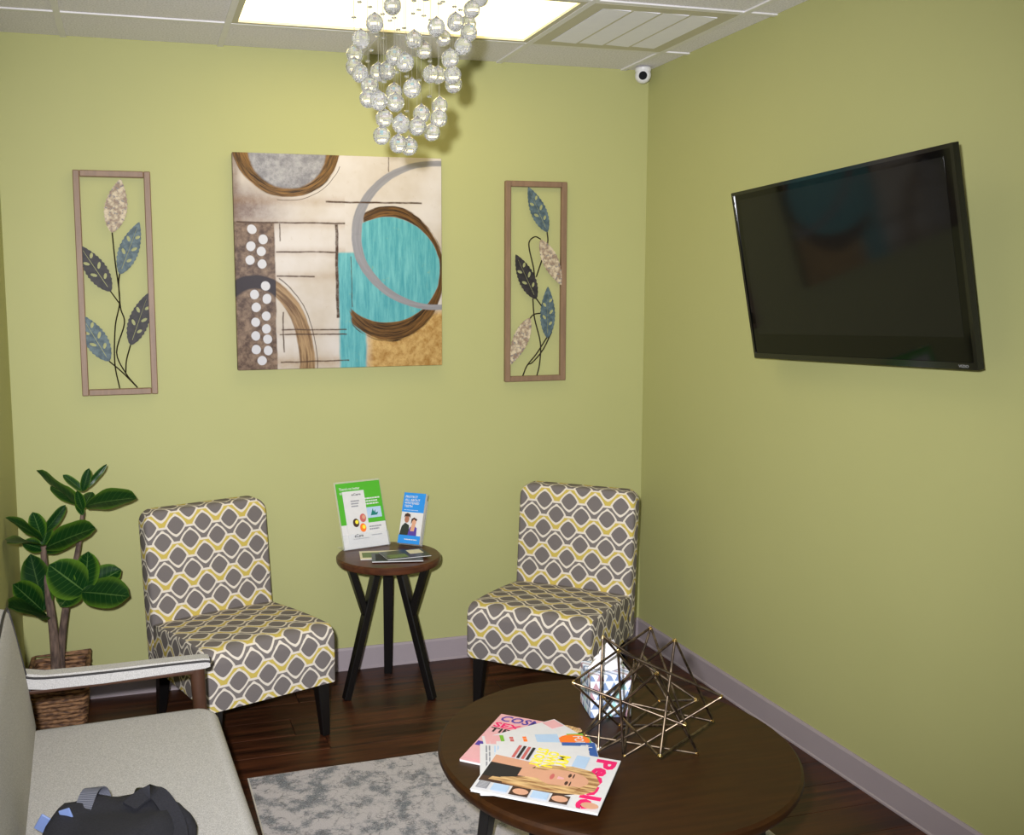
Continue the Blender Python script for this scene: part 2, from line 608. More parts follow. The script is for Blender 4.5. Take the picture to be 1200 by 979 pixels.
def rod_me(p0, p1, r0, r1=None, n=10):
    bm = bmesh.new()
    add_rod(bm, p0, p1, r0, r1, n)
    return bm_mesh(bm, angle=50)


def add_tube(bm, pts, rad, n=8, closed=False):
    pts = [Vector(p) for p in pts]
    rads = rad if isinstance(rad, (list, tuple)) else [rad] * len(pts)
    rings = []
    prev = None
    for i, p in enumerate(pts):
        a = pts[i - 1] if (i > 0 or closed) else p
        b = pts[(i + 1) % len(pts)] if (i < len(pts) - 1 or closed) else p
        t = (b - a).normalized()
        if prev is None:
            ref = Vector((0, 0, 1)) if abs(t.z) < 0.9 else Vector((1, 0, 0))
            x = ref.cross(t).normalized()
        else:
            x = (prev - t * prev.dot(t)).normalized()
        prev = x
        y = t.cross(x)
        rings.append([bm.verts.new(p + (x * math.cos(2 * PI * k / n) + y * math.sin(2 * PI * k / n)) * rads[i]) for k in range(n)])
    m = len(pts)
    for i in range(m if closed else m - 1):
        A, B = rings[i], rings[(i + 1) % m]
        for k in range(n):
            l = (k + 1) % n
            bm.faces.new((A[k], A[l], B[l], B[k]))
    if not closed:
        bm.faces.new(rings[0][::-1])
        bm.faces.new(rings[-1])


def smooth_path(pts, n=6):
    """Catmull-Rom through the points"""
    P = [Vector(p) for p in pts]
    P = [P[0] * 2 - P[1]] + P + [P[-1] * 2 - P[-2]]
    out = []
    for i in range(1, len(P) - 2):
        p0, p1, p2, p3 = P[i - 1:i + 3]
        for k in range(n):
            t = k / n
            out.append(0.5 * ((2 * p1) + (p2 - p0) * t + (2 * p0 - 5 * p1 + 4 * p2 - p3) * t * t + (3 * p1 - p0 - 3 * p2 + p3) * t ** 3))
    out.append(P[-2])
    return out


def tube_me(pts, rad, n=8, closed=False):
    bm = bmesh.new()
    add_tube(bm, pts, rad, n, closed)
    return bm_mesh(bm, angle=60)


def lathe_me(prof, n=48, angle=35):
    bm = bmesh.new()
    rings = []
    for r, z in prof:
        if r < 1e-6:
            rings.append([bm.verts.new((0, 0, z))])
        else:
            rings.append([bm.verts.new((r * math.cos(2 * PI * i / n), r * math.sin(2 * PI * i / n), z)) for i in range(n)])
    for A, B in zip(rings, rings[1:]):
        for i in range(n):
            j = (i + 1) % n
            if len(A) == 1 and len(B) == 1:
                continue
            if len(A) == 1:
                bm.faces.new((A[0], B[j], B[i]))
            elif len(B) == 1:
                bm.faces.new((A[i], A[j], B[0]))
            else:
                bm.faces.new((A[i], A[j], B[j], B[i]))
    return bm_mesh(bm, angle=angle)


def taper_me(p0, p1, s0, s1, xdir=None):
    """a square post from p0 (size s0 = (a,b)) to p1 (size s1)"""
    bm = bmesh.new()
    p0, p1 = Vector(p0), Vector(p1)
    z = (p1 - p0).normalized()
    x = Vector(xdir) if xdir else Vector((1, 0, 0))
    x = (x - z * x.dot(z)).normalized()
    y = z.cross(x)
    q = []
    for p, s in ((p0, s0), (p1, s1)):
        q.append([bm.verts.new(p + x * (a * s[0] / 2) + y * (b * s[1] / 2)) for a, b in ((-1, -1), (1, -1), (1, 1), (-1, 1))])
    for i in range(4):
        j = (i + 1) % 4
        bm.faces.new((q[0][i], q[0][j], q[1][j], q[1][i]))
    bm.faces.new(q[0][::-1])
    bm.faces.new(q[1])
    bmesh.ops.recalc_face_normals(bm, faces=bm.faces[:])
    bmesh.ops.bevel(bm, geom=bm.edges[:], offset=0.003, segments=1, affect='EDGES')
    return bm_mesh(bm)


def curve_to_mesh(cu):
    o = bpy.data.objects.new('tmp', cu)
    COL.objects.link(o)
    dg = bpy.context.evaluated_depsgraph_get()
    me = bpy.data.meshes.new_from_object(o.evaluated_get(dg))
    bpy.data.objects.remove(o)
    bpy.data.curves.remove(cu)
    me.materials.clear()
    return me


def flat_me(outer, holes=(), thick=0.001):
    """an outline in the local xy plane, with holes, given thickness in z"""
    cu = bpy.data.curves.new('flat', 'CURVE')
    cu.dimensions = '2D'
    cu.fill_mode = 'BOTH'
    cu.extrude = thick / 2
    for loop in [outer] + list(holes):
        sp = cu.splines.new('POLY')
        sp.points.add(len(loop) - 1)
        for p, q in zip(sp.points, loop):
            p.co = (q[0], q[1], 0, 1)
        sp.use_cyclic_u = True
    return curve_to_mesh(cu)


def text_me(body, w, h, thick=0.0004, bold=0.0, align='CENTER', shear=0.0):
    """lettering fitted into a w x h box in the local xy plane, centred"""
    cu = bpy.data.curves.new('text', 'FONT')
    cu.body = body
    cu.extrude = thick / 2
    cu.offset = bold
    cu.align_x = align
    cu.shear = shear
    cu.resolution_u = 2
    me = curve_to_mesh(cu)
    xs = [v.co.x for v in me.vertices]
    ys = [v.co.y for v in me.vertices]
    cx, cy = (min(xs) + max(xs)) / 2, (min(ys) + max(ys)) / 2
    sx, sy = w / max(1e-6, max(xs) - min(xs)), h / max(1e-6, max(ys) - min(ys))
    for v in me.vertices:
        v.co.x, v.co.y = (v.co.x - cx) * sx, (v.co.y - cy) * sy
    return me


def lines_me(w, h, n, thick=0.0004):
    """print too small to read: n lines of word-like dashes in a w x h block, centred"""
    bm = bmesh.new()
    rng = random.Random(n * 7 + int(w * 1000))
    lh = h / n
    for k in range(n):
        x, y = -w / 2, h / 2 - lh * (k + 0.5)
        end = w / 2 - (rng.random() * 0.25 * w if k else 0)
        while x < end - 0.002:
            l = min(rng.uniform(0.08, 0.2) * w, end - x)
            add_box(bm, (x + l / 2, y, 0), (l, lh * 0.5, thick))
            x += l + 0.03 * w
    return bm_mesh(bm)


def oval(cx, cy, rx, ry, n=20, rot=0.0):
    c, s = math.cos(rot), math.sin(rot)
    return [(cx + rx * math.cos(2 * PI * i / n) * c - ry * math.sin(2 * PI * i / n) * s,
             cy + rx * math.cos(2 * PI * i / n) * s + ry * math.sin(2 * PI * i / n) * c) for i in range(n)]


def rct(x0, y0, x1, y1):
    return [(x0, y0), (x1, y0), (x1, y1), (x0, y1)]


# ------------------------------------------------------------------ the setting
def build_room():
    def st(name, me, mat):
        return prop(link(name, me, mat), kind='structure')
    zt = H + 0.10
    st('wall_back', box_me(((XL - 0.1) / 2, 0.05, zt / 2), (-XL + 0.3, 0.1, zt)), 'wall')
    st('wall_right', box_me((0.05, YF / 2, zt / 2), (0.1, -YF, zt)), 'wall')
    st('wall_left', box_me((XL - 0.05, YF / 2, zt / 2), (0.1, -YF, zt)), 'wall')
    # unseen front wall; its wide opening is added to let world fill light in
    bm = bmesh.new()
    add_box(bm, (XL + 0.1, YF - 0.05, zt / 2), (0.4, 0.1, zt))
    add_box(bm, (-0.1, YF - 0.05, zt / 2), (0.4, 0.1, zt))
    add_box(bm, (XL / 2, YF - 0.05, (2.3 + zt) / 2), (-XL - 0.6, 0.1, zt - 2.3))
    st('wall_front', bm_mesh(bm), 'wall')

    def board(name, p0, p1, nrm):
        # a 104 mm board with a small lip at its foot
        prof = [(0, 0), (0.014, 0), (0.014, 0.006), (0.010, 0.010), (0.010, 0.094), (0.005, 0.1036), (0, 0.1036)]
        bm = bmesh.new()
        loops = []
        for p in (p0, p1):
            loops.append([bm.verts.new((p[0] + nrm[0] * a, p[1] + nrm[1] * a, z)) for a, z in prof])
        for i in range(len(prof)):
            j = (i + 1) % len(prof)
            bm.faces.new((loops[0][i], loops[0][j], loops[1][j], loops[1][i]))
        bm.faces.new(loops[0])
        bm.faces.new(loops[1][::-1])
        st(name, bm_mesh(bm), 'baseboard')
    board('baseboard_back', (XL, 0), (0, 0), (0, -1))
    board('baseboard_right', (0, 0), (0, YF), (-1, 0))
    board('baseboard_left', (XL, YF), (XL, 0), (1, 0))
    # floor: a sub-floor and its planks
    fo = st('floor', box_me((XL / 2, YF / 2, -0.06), (-XL + 0.2, -YF + 0.2, 0.10)), 'floor_gap')
    rng = random.Random(4)
    pw, pl = 0.152, 1.22
    me = box_me((0, 0, -0.0042), (pl - 0.0016, pw - 0.0016, 0.0084), 0.0008, 1)
    short = {}
    y = 0.0
    row = 0
    while y > YF:
        x = XL - rng.random() * pl
        while x < 0:
            x0, x1 = max(x, XL), min(x + pl, 0.0)
            if x1 - x0 > 0.03:
                if x1 - x0 > pl - 1e-4:
                    m2 = me
                else:
                    k = round(x1 - x0, 2)
                    m2 = short.get(k) or box_me((0, 0, -0.0042), (k - 0.0016, pw - 0.0016, 0.0084), 0.0008, 1)
                    short[k] = m2
                link('plank', m2, 'floor', fo, loc=((x0 + x1) / 2, y - pw / 2, 0.0))
            x += pl
        y -= pw
        row += 1
    # suspended ceiling
    ce = st('ceiling', box_me((XL / 2, YF / 2, H + 0.13), (-XL + 0.2, -YF + 0.2, 0.06)), 'tile')
    T = 0.6096
    dx, dy = 0.1304, 0.3443
    xs = [0.0] + [-dx - T * k for k in range(5)] + [XL]
    ys = [0.0] + [-dy - T * k for k in range(8)] + [YF]
    used = {(2, 1): 1, (3, 1): 1, (1, 1): 1}
    for i in range(len(xs) - 1):
        for j in range(len(ys) - 1):
            if (i, j) in used:
                continue
            x1, x0, y1, y0 = xs[i], xs[i + 1], ys[j], ys[j + 1]
            gx1 = 0.006 if i else 0.0
            gx0 = 0.006 if i < len(xs) - 2 else 0.0
            gy1 = 0.006 if j else 0.0
            gy0 = 0.006 if j < len(ys) - 2 else 0.0
            a, b = x1 - gx1 - x0 - gx0, y1 - gy1 - y0 - gy0
            link('ceiling_tile', box_me((0, 0, 0.009), (a, b, 0.018), 0.002, 1), 'tile', ce,
                 loc=((x1 - gx1 + x0 + gx0) / 2, (y1 - gy1 + y0 + gy0) / 2, H + 0.006))
    for x in xs[1:-1]:
        runs = [(0.0, YF)] if x != xs[3] else [(0.0, ys[1]), (ys[2], YF)]
        for ya, yb in runs:
            link('grid_tee', box_me((x, (ya + yb) / 2, H + 0.004), (0.024, ya - yb, 0.008)), 'tee', ce)
    for y in ys[1:-1]:
        link('grid_tee', box_me((XL / 2, y, H + 0.0046), (-XL, 0.023, 0.008)), 'tee', ce)
    # troffers
    for j, lab in ((1, 'lit rectangular ceiling light panel behind the chandelier'), ):
        x1, x0, y1, y0 = xs[2], xs[4], ys[j], ys[j + 1]
        cx, cy, w, d = (x0 + x1) / 2, (y0 + y1) / 2, x1 - x0 - 0.026, y1 - y0 - 0.026
        t = empty('ceiling_light', (cx, cy, H), 0, lab, 'ceiling light')
        bm = bmesh.new()
        fr = 0.022
        add_box(bm, (0, d / 2 - fr / 2, 0.012), (w, fr, 0.02))
        add_box(bm, (0, -d / 2 + fr / 2, 0.012), (w, fr, 0.02))
        add_box(bm, (w / 2 - fr / 2, 0, 0.012), (fr, d - 2 * fr, 0.02))
        add_box(bm, (-w / 2 + fr / 2, 0, 0.012), (fr, d - 2 * fr, 0.02))
        link('light_frame', bm_mesh(bm), 'white_frame', t)
        link('light_lens', box_me((0, 0, 0.014), (w - 2 * fr, d - 2 * fr, 0.006)), 'lens', t)
        link('housing', box_me((0, 0, 0.05), (w, d, 0.05)), 'white_frame', t)
    # supply vent
    x1, x0, y1, y0 = xs[1], xs[2], ys[1], ys[2]
    cx, cy, w, d = (x0 + x1) / 2, (y0 + y1) / 2, x1 - x0 - 0.026, y1 - y0 - 0.026
    t = empty('ceiling_vent', (cx, cy, H), 0, 'square metal ceiling air vent with four long slots beside the light panel', 'air vent')
    bm = bmesh.new()
    fr = 0.055
    add_box(bm, (0, d / 2 - fr / 2, 0.006), (w, fr, 0.012))
    add_box(bm, (0, -d / 2 + fr / 2, 0.006), (w, fr, 0.012))
    add_box(bm, (w / 2 - fr / 2, 0, 0.006), (fr, d - 2 * fr, 0.012))
    add_box(bm, (-w / 2 + fr / 2, 0, 0.006), (fr, d - 2 * fr, 0.012))
    link('vent_frame', bm_mesh(bm), 'white_frame', t)
    iw = w - 2 * fr
    for k in range(3):
        link('divider', box_me((-iw / 2 + iw * (k + 1) / 4, 0, 0.004), (0.012, d - 2 * fr, 0.010)), 'white_frame', t)
    for k in range(4):
        bl = link('blade', box_me((0, 0, 0), (iw / 4 - 0.012, d - 2 * fr, 0.004)), 'vent_blade', t,
                  loc=(-iw / 2 + iw * (k + 0.5) / 4, 0, 0.001))
        bl.rotation_euler = (0, R(2), 0)
    link('vent_back', box_me((0, 0, 0.035), (w, d, 0.02)), 'white_frame', t)


build_room()


# ------------------------------------------------------------------ slipper chairs
def uv_faces(bm, fn):
    uvl = bm.loops.layers.uv.verify()
    for f in bm.faces:
        for l in f.loops:
            l[uvl].uv = fn(f, l.vert.co)


def chair_meshes():
    W, Ds, dt, tb, zb, zs, zr, zt = 0.53, 0.502, 0.069, 0.097, 0.216, 0.437, 0.403, 0.843
    # seat: swept side profile, UV = (x, arc length)
    prof = [(0.0, zb), (0.0, zs - 0.05)]
    for k in range(1, 7):
        a = R(90 * k / 6)
        prof.append((0.05 - 0.05 * math.cos(a), zs - 0.05 + 0.05 * math.sin(a)))
    prof += [(0.2, zs - 0.006), (0.36, zs - 0.018), (Ds + 0.03, zr - 0.002)]
    low = [(Ds + 0.03, zb)]
    arc = [0.0]
    for a, b in zip(prof, prof[1:]):
        arc.append(arc[-1] + math.hypot(b[0] - a[0], b[1] - a[1]))
    bm = bmesh.new()
    uvl = bm.loops.layers.uv.verify()
    allp = prof + low
    nx = 8
    crown = lambda i: 0.006 * (1 - (2 * i / nx - 1) ** 2)
    cols = []
    for i in range(nx + 1):
        x = -W / 2 + W * i / nx
        cols.append([bm.verts.new((x, p[0] - (crown(i) if 0 < k < 3 else 0), p[1] + (crown(i) if 3 < k < len(prof) else 0))) for k, p in enumerate(allp)])
    for i in range(nx):
        for k in range(len(allp)):
            l = (k + 1) % len(allp)
            f = bm.faces.new((cols[i][k], cols[i + 1][k], cols[i + 1][l], cols[i][l]))
            for lp, (ii, kk) in zip(f.loops, ((i, k), (i + 1, k), (i + 1, l), (i, l))):
                lp[uvl].uv = (-W / 2 + W * ii / nx + 0.2, (arc[kk] if kk < len(arc) else -0.3) + zb)
    for c, flip in ((cols[0], False), (cols[-1], True)):
        f = bm.faces.new(c[::-1] if flip else c)
        for lp in f.loops:
            lp[uvl].uv = ((W / 2 + lp.vert.co.y) * (1 if flip else -1) + 0.2, lp.vert.co.z)
    bmesh.ops.recalc_face_normals(bm, faces=bm.faces[:])
    side = [e for e in bm.edges if len(e.link_faces) == 2 and any(len(f.verts) > 4 for f in e.link_faces)]
    bmesh.ops.bevel(bm, geom=side, offset=0.014, segments=3, profile=0.5, affect='EDGES')
    seat = bm_mesh(bm, 'seat', 50)
    # backrest: front outline with rounded top corners, extruded through its thickness, then sheared back
    bm = bmesh.new()
    uvl = bm.loops.layers.uv.verify()
    rc = 0.055
    out = [(-W / 2, zb), (W / 2, zb)]
    for k in range(7):
        a = R(90 * k / 6)
        out.append((W / 2 - rc + rc * math.cos(a), zt - rc + rc * math.sin(a)))
    for k in range(7):
        a = R(90 + 90 * k / 6)
        out.append((-W / 2 + rc + rc * math.cos(a), zt - rc + rc * math.sin(a)))
    lean = dt / (zt - zr)

    def place(x, t, z):
        up = max(0.0, z - zr)
        return (x, Ds + t + up * lean * (1.0 + 0.25 * (up / (zt - zr) - 1)), z)
    A = [bm.verts.new(place(x, 0, z)) for x, z in out]
    B = [bm.verts.new(place(x, tb, z)) for x, z in out]
    fa, fb = bm.faces.new(A), bm.faces.new(B[::-1])
    for f, o in ((fa, 0.2), (fb, 0.0)):
        for lp in f.loops:
            lp[uvl].uv = (lp.vert.co.x + o, lp.vert.co.z + 0.03)
    for i in range(len(out)):
        j = (i + 1) % len(out)
        f = bm.faces.new((A[i], A[j], B[j], B[i]))
        ex, ez = out[j][0] - out[i][0], out[j][1] - out[i][1]
        el = math.hypot(ex, ez)
        nx_, nz_ = ez / el, -ex / el
        for lp, (t, q) in zip(f.loops, ((0, i), (0, j), (tb, j), (tb, i))):
            lp[uvl].uv = (out[q][0] + 0.2 + t * nx_, out[q][1] + 0.03 + t * nz_)
    bmesh.ops.recalc_face_normals(bm, faces=bm.faces[:])
    es = [e for e in bm.edges if any(f in (fa, fb) for f in e.link_faces)]
    bmesh.ops.bevel(bm, geom=es, offset=0.018, segments=3, profile=0.5, affect='EDGES')
    back = bm_mesh(bm, 'backrest', 50)
    legs = []
    for sx in (-1, 1):
        legs.append(taper_me((sx * (W / 2 - 0.045), 0.045, zb), (sx * (W / 2 - 0.038), 0.03, 0.0), (0.05, 0.05), (0.03, 0.03)))
        legs.append(taper_me((sx * (W / 2 - 0.045), Ds + 0.04, zb), (sx * (W / 2 - 0.04), Ds + 0.075, 0.0), (0.05, 0.05), (0.03, 0.03)))
    return seat, back, legs


def build_chairs():
    seat, back, legs = chair_meshes()
    for loc, a, lab in (((-1.893, -0.74, 0), 0.335, 'grey and yellow ogee patterned armless chair between the potted plant and the side table'),
                        ((-0.893, -0.735, 0), -0.769, 'grey and yellow ogee patterned armless chair angled in the room corner')):
        t = empty('slipper_chair', loc, a, lab, 'chair', 'patterned slipper chairs')
        link('seat', seat, 'ogee', t)
        link('backrest', back, 'ogee', t)
        for l in legs:
            link('leg', l, 'black_leg', t)


build_chairs()


# ------------------------------------------------------------------ tables
def build_tables():
    # side table
    c = Vector((-1.34, -0.287, 0))
    t = empty('side_table', c, 0, 'small round dark wood side table with black forked legs holding brochures', 'side table')
    rt, zt = 0.222, 0.60
    link('table_top', lathe_me([(0, zt - 0.034), (rt - 0.012, zt - 0.034), (rt - 0.003, zt - 0.030), (rt, zt - 0.022), (rt, zt - 0.008), (rt - 0.006, zt - 0.001), (rt - 0.012, zt), (0, zt)], 56), 'side_top', t)
    for ang in (192, 316, 78):
        a = R(ang)
        d = Vector((math.cos(a), math.sin(a), 0))
        tan = Vector((-d.y, d.x, 0))
        foot, top = d * 0.205, d * 0.05 + Vector((0, 0, zt - 0.035))
        lg = link('leg', taper_me(top, foot, (0.046, 0.03), (0.036, 0.03), tan), 'black_leg', t)
        m = top.lerp(foot, 0.38)
        link('leg_fork', taper_me(m, d * 0.178 + Vector((0, 0, zt - 0.035)), (0.034, 0.028), (0.034, 0.028), tan), 'black_leg', lg)
    # coffee table
    c = Vector((-1.159, -2.004, 0))
    t = empty('coffee_table', c, 0, 'large round dark wood coffee table on the grey rug', 'coffee table')
    rt, zt = 0.468, 0.50
    link('table_top', lathe_me([(0, zt - 0.036), (rt - 0.018, zt - 0.036), (rt - 0.006, zt - 0.030), (rt, zt - 0.018), (rt - 0.001, zt - 0.007), (rt - 0.008, zt), (0, zt)], 96), 'coffee_top', t)
    for ang in (216, 306, 36, 126):
        a = R(ang)
        d = Vector((math.cos(a), math.sin(a), 0))
        link('leg', taper_me(d * 0.36 + Vector((0, 0, zt - 0.036)), d * 0.43 + Vector((0, 0, 0.0125)), (0.055, 0.045), (0.032, 0.03), (-d.y, d.x, 0)), 'black_leg', t)
    bm = bmesh.new()
    for ang in (216, 306):
        a = R(ang)
        d = Vector((math.cos(a), math.sin(a), 0))
        add_box(bm, (0, 0, zt - 0.056 - (0.0 if ang == 216 else 0.0)), (0.74, 0.05, 0.04), Matrix.Rotation(a, 3, 'Z'))
    link('apron', bm_mesh(bm), 'black_leg', t)
    # rug
    t = empty('area_rug', (-2.016, -0.923, 0), R(0.8), 'pale grey distressed area rug under the coffee table', 'rug')
    link('rug_pile', box_me((0.762, -1.07, 0.0045), (1.524, 2.14, 0.009), 0.003, 1), 'rug', t)
    link('binding', tube_me([(0, 0, 0.005), (1.524, 0, 0.005), (1.524, -2.14, 0.005), (0, -2.14, 0.005)], 0.0042, 6, True), 'rug_edge', t)


build_tables()


# ------------------------------------------------------------------ sofa and bag
def cushion_me(x0, x1, y0, y1, z0, z1, r, crown=0.0):
    bm = bmesh.new()
    add_box(bm, ((x0 + x1) / 2, (y0 + y1) / 2, (z0 + z1) / 2), (x1 - x0, y1 - y0, z1 - z0))
    ver = [e for e in bm.edges if abs(e.verts[0].co.z - e.verts[1].co.z) > 0.01]
    bmesh.ops.bevel(bm, geom=ver, offset=0.07, segments=5, profile=0.5, affect='EDGES')
    hor = [e for e in bm.edges if abs(e.verts[0].co.z - e.verts[1].co.z) < 1e-5 and len(e.link_faces) == 2 and any(len(f.verts) > 5 for f in e.link_faces)]
    bmesh.ops.bevel(bm, geom=hor, offset=r, segments=4, profile=0.5, affect='EDGES')
    return bm_mesh(bm, angle=60)


def build_sofa():
    t = empty('sofa', (-2.667, -1.25, 0), R(3.0), 'pale grey upholstered sofa with slim arm and dark piping along the left wall', 'sofa')
    L = 1.55
    link('seat_cushion', cushion_me(-0.06, 0.53, -L, 0.005, 0.27, 0.42, 0.035), 'sofa', t)
    link('seat_rail', box_me((0.22, -L / 2, 0.245), (0.54, L + 0.06, 0.05), 0.006), 'sofa_wood', t)
    # backrest: swept section leaning against the wall
    sec = [(-0.01, 0.30), (0.0, 0.42), (-0.018, 0.56), (-0.042, 0.70), (-0.058, 0.772), (-0.068, 0.785), (-0.085, 0.79), (-0.112, 0.785), (-0.122, 0.77),
           (-0.112, 0.60), (-0.098, 0.30)]
    bm = bmesh.new()
    ys = [0.015, 0.008] + [-L * k / 8 for k in range(0, 9)] + [-L - 0.008]
    rings = []
    n = len(ys)
    for i, y in enumerate(ys):
        k = 0.85 if i in (0, n - 1) else 1.0
        cx, cz = -0.06, 0.55
        rings.append([bm.verts.new((cx + (x - cx) * k, y, cz + (z - cz) * (0.985 if k < 1 else 1.0))) for x, z in sec])
    for A, B in zip(rings, rings[1:]):
        for k in range(len(sec)):
            l = (k + 1) % len(sec)
            bm.faces.new((A[k], A[l], B[l], B[k]))
    bm.faces.new(rings[0])
    bm.faces.new(rings[-1][::-1])
    bk = link('backrest', bm_mesh(bm, angle=50), 'sofa', t)
    link('piping', tube_me(smooth_path([(-0.012, 0.012, 0.53), (-0.034, 0.012, 0.65), (-0.056, 0.010, 0.765), (-0.066, -0.02, 0.787), (-0.066, -0.4, 0.787), (-0.066, -L, 0.787)], 5), 0.0038, 6), 'piping', bk)
    for side, y0, y1 in ((1, 0.005, 0.065), (-1, -L - 0.005, -L - 0.065)):
        bm = bmesh.new()
        st = [(-0.075, 0.61, 0.05), (-0.03, 0.585, 0.045), (0.03, 0.572, 0.042), (0.2, 0.567, 0.040), (0.4, 0.566, 0.034), (0.50, 0.564, 0.030), (0.516, 0.560, 0.022)]
        rings = []
        for x, z, h in st:
            b = 0.008
            a0, a1 = min(y0, y1), max(y0, y1)
            rings.append([bm.verts.new(p) for p in ((x, a0, z - h), (x, a0, z - b), (x, a0 + b, z), (x, a1 - b, z), (x, a1, z - b), (x, a1, z - h))])
        for A, B in zip(rings, rings[1:]):
            for k in range(6):
                l = (k + 1) % 6
                bm.faces.new((A[k], A[l], B[l], B[k]))
        bm.faces.new(rings[0])
        bm.faces.new(rings[-1][::-1])
        ar = link('armrest', bm_mesh(bm, angle=40), 'sofa', t)
        yi = y0
        link('piping', tube_me(smooth_path([(x, yi - side * 0.001, z - 0.006) for x, z, h in st] + [(0.518, (y0 + y1) / 2, 0.556)], 3), 0.0035, 6), 'piping', ar)
        link('arm_rail', box_me((0.21, (y0 + y1) / 2, 0.522), (0.56, 0.04, 0.012), 0.003), 'sofa_wood', ar)
        link('arm_post', rod_me((0.478, (y0 + y1) / 2, 0.535), (0.50, (y0 + y1) / 2, 0.0), 0.024, 0.014, 16), 'sofa_wood', t)
        link('rear_leg', rod_me((-0.06, (y0 + y1) / 2 - side * 0.06, 0.27), (-0.10, (y0 + y1) / 2 - side * 0.06, 0.0), 0.022, 0.014, 14), 'sofa_wood', t)
    # bag lying on the seat
    b = empty('shoulder_bag', (-2.425, -2.085, 0.421), R(-20), 'black fabric bag with grey webbing straps lying on the sofa seat', 'bag')
    rng = random.Random(3)
    bm = bmesh.new()
    bmesh.ops.create_icosphere(bm, subdivisions=4, radius=1.0)
    from mathutils import noise as mn
    for v in bm.verts:
        p = v.co.copy()
        s = lambda a, e: math.copysign(abs(a) ** e, a)
        q = Vector((s(p.x, 0.7) * 0.175, s(p.y, 0.7) * 0.19, s(p.z, 0.6) * 0.055))
        q += p * (mn.noise(p * 2.3) * 0.018) + p * (mn.noise(p * 6.0) * 0.006)
        q.z = max(q.z + 0.05, 0.002) * (1.0 + 0.25 * mn.noise(Vector((p.x * 1.5, p.y * 1.5, 0))) - 0.28 * p.x)
        v.co = q
    b.scale = (0.92, 0.92, 0.9)
    link('bag_body', bm_mesh(bm, angle=80), 'bag', b)

    def ribbon(name, pts, w, mat, th=0.003, side=Vector((1, 0.3, 0))):
        P = smooth_path(pts, 5)
        bm = bmesh.new()
        uvl = bm.loops.layers.uv.verify()
        rows = []
        for i, p in enumerate(P):
            tg = (P[min(i + 1, len(P) - 1)] - P[max(i - 1, 0)]).normalized()
            s = (side - tg * side.dot(tg)).normalized()
            nrm = tg.cross(s)
            rows.append([bm.verts.new(p + s * (a * w / 2) + nrm * (c * th / 2)) for a, c in ((-1, -1), (1, -1), (1, 1), (-1, 1))])
        for i in range(len(rows) - 1):
            for k in range(4):
                l = (k + 1) % 4
                f = bm.faces.new((rows[i][k], rows[i][l], rows[i + 1][l], rows[i + 1][k]))
                for lp, (uu, vv) in zip(f.loops, ((0 if k in (0, 3) else 1, i), (0 if l in (0, 3) else 1, i), (0 if l in (0, 3) else 1, i + 1), (0 if k in (0, 3) else 1, i + 1))):
                    lp[uvl].uv = (vv * 0.25, uu)
        bm.faces.new(rows[0][::-1])
        bm.faces.new(rows[-1])
        return link(name, bm_mesh(bm, angle=60), mat, b)
    ribbon('webbing_strap', [(-0.11, 0.06, 0.10), (-0.115, 0.14, 0.125), (-0.11, 0.185, 0.10), (-0.10, 0.19, 0.05), (-0.09, 0.16, 0.03)], 0.042, 'webbing')
    ribbon('shoulder_strap', [(0.0, 0.10, 0.105), (0.03, 0.15, 0.115), (0.07, 0.14, 0.11), (0.14, 0.05, 0.075), (0.17, -0.08, 0.05), (0.16, -0.2, 0.04)], 0.045, 'bag', 0.008)
    link('buckle', box_me((0.01, 0.165, 0.095), (0.036, 0.026, 0.055), 0.008, 2, Matrix.Rotation(R(20), 3, 'X')), 'buckle', b)
    link('zip_cover', tube_me(smooth_path([(-0.17, 0.0, 0.06), (-0.155, 0.09, 0.085), (-0.13, 0.13, 0.09), (-0.10, 0.10, 0.10)], 5), 0.016, 8), 'buckle', b)
    link('tag', box_me((-0.20, 0.055, 0.075), (0.04, 0.006, 0.045), 0.002, 1, Matrix.Rotation(R(30), 3, 'Y')), 'blue_tag', b)
    link('tag', box_me((-0.135, 0.035, 0.115), (0.03, 0.006, 0.03), 0.002, 1, Matrix.Rotation(R(-20), 3, 'Y')), 'blue_tag', b)


build_sofa()


# ------------------------------------------------------------------ potted fig
def leaf_me(L, W, bend, fold, wave, rng):
    bm = bmesh.new()
    uvl = bm.loops.layers.uv.verify()
    nl, nw = 12, 6
    g = []
    ph = rng.random() * 6
    for i in range(nl + 1):
        t = i / nl
        w = W * (max(0.0, math.sin(PI * min(1, t ** 0.8))) ** 0.55 * (0.62 + 0.38 * t) if 0 < t < 1 else 0.03)
        row = []
        for k in range(nw + 1):
            s = 2 * k / nw - 1
            x = s * w
            z = fold * abs(s) * w - bend * L * t * t + wave * L * (abs(s) ** 2) * math.sin(t * 11 + ph + (1.7 if s > 0 else 0))
            row.append(bm.verts.new((x, t * L, z)))
        g.append(row)
    for i in range(nl):
        for k in range(nw):
            f = bm.faces.new((g[i][k], g[i][k + 1], g[i + 1][k + 1], g[i + 1][k]))
            for lp, (a, c) in zip(f.loops, ((i, k), (i, k + 1), (i + 1, k + 1), (i + 1, k))):
                lp[uvl].uv = (c / nw, a / nl)
    geo = bm.faces[:]
    bmesh.ops.solidify(bm, geom=geo, thickness=0.0014)
    return bm_mesh(bm, angle=70)


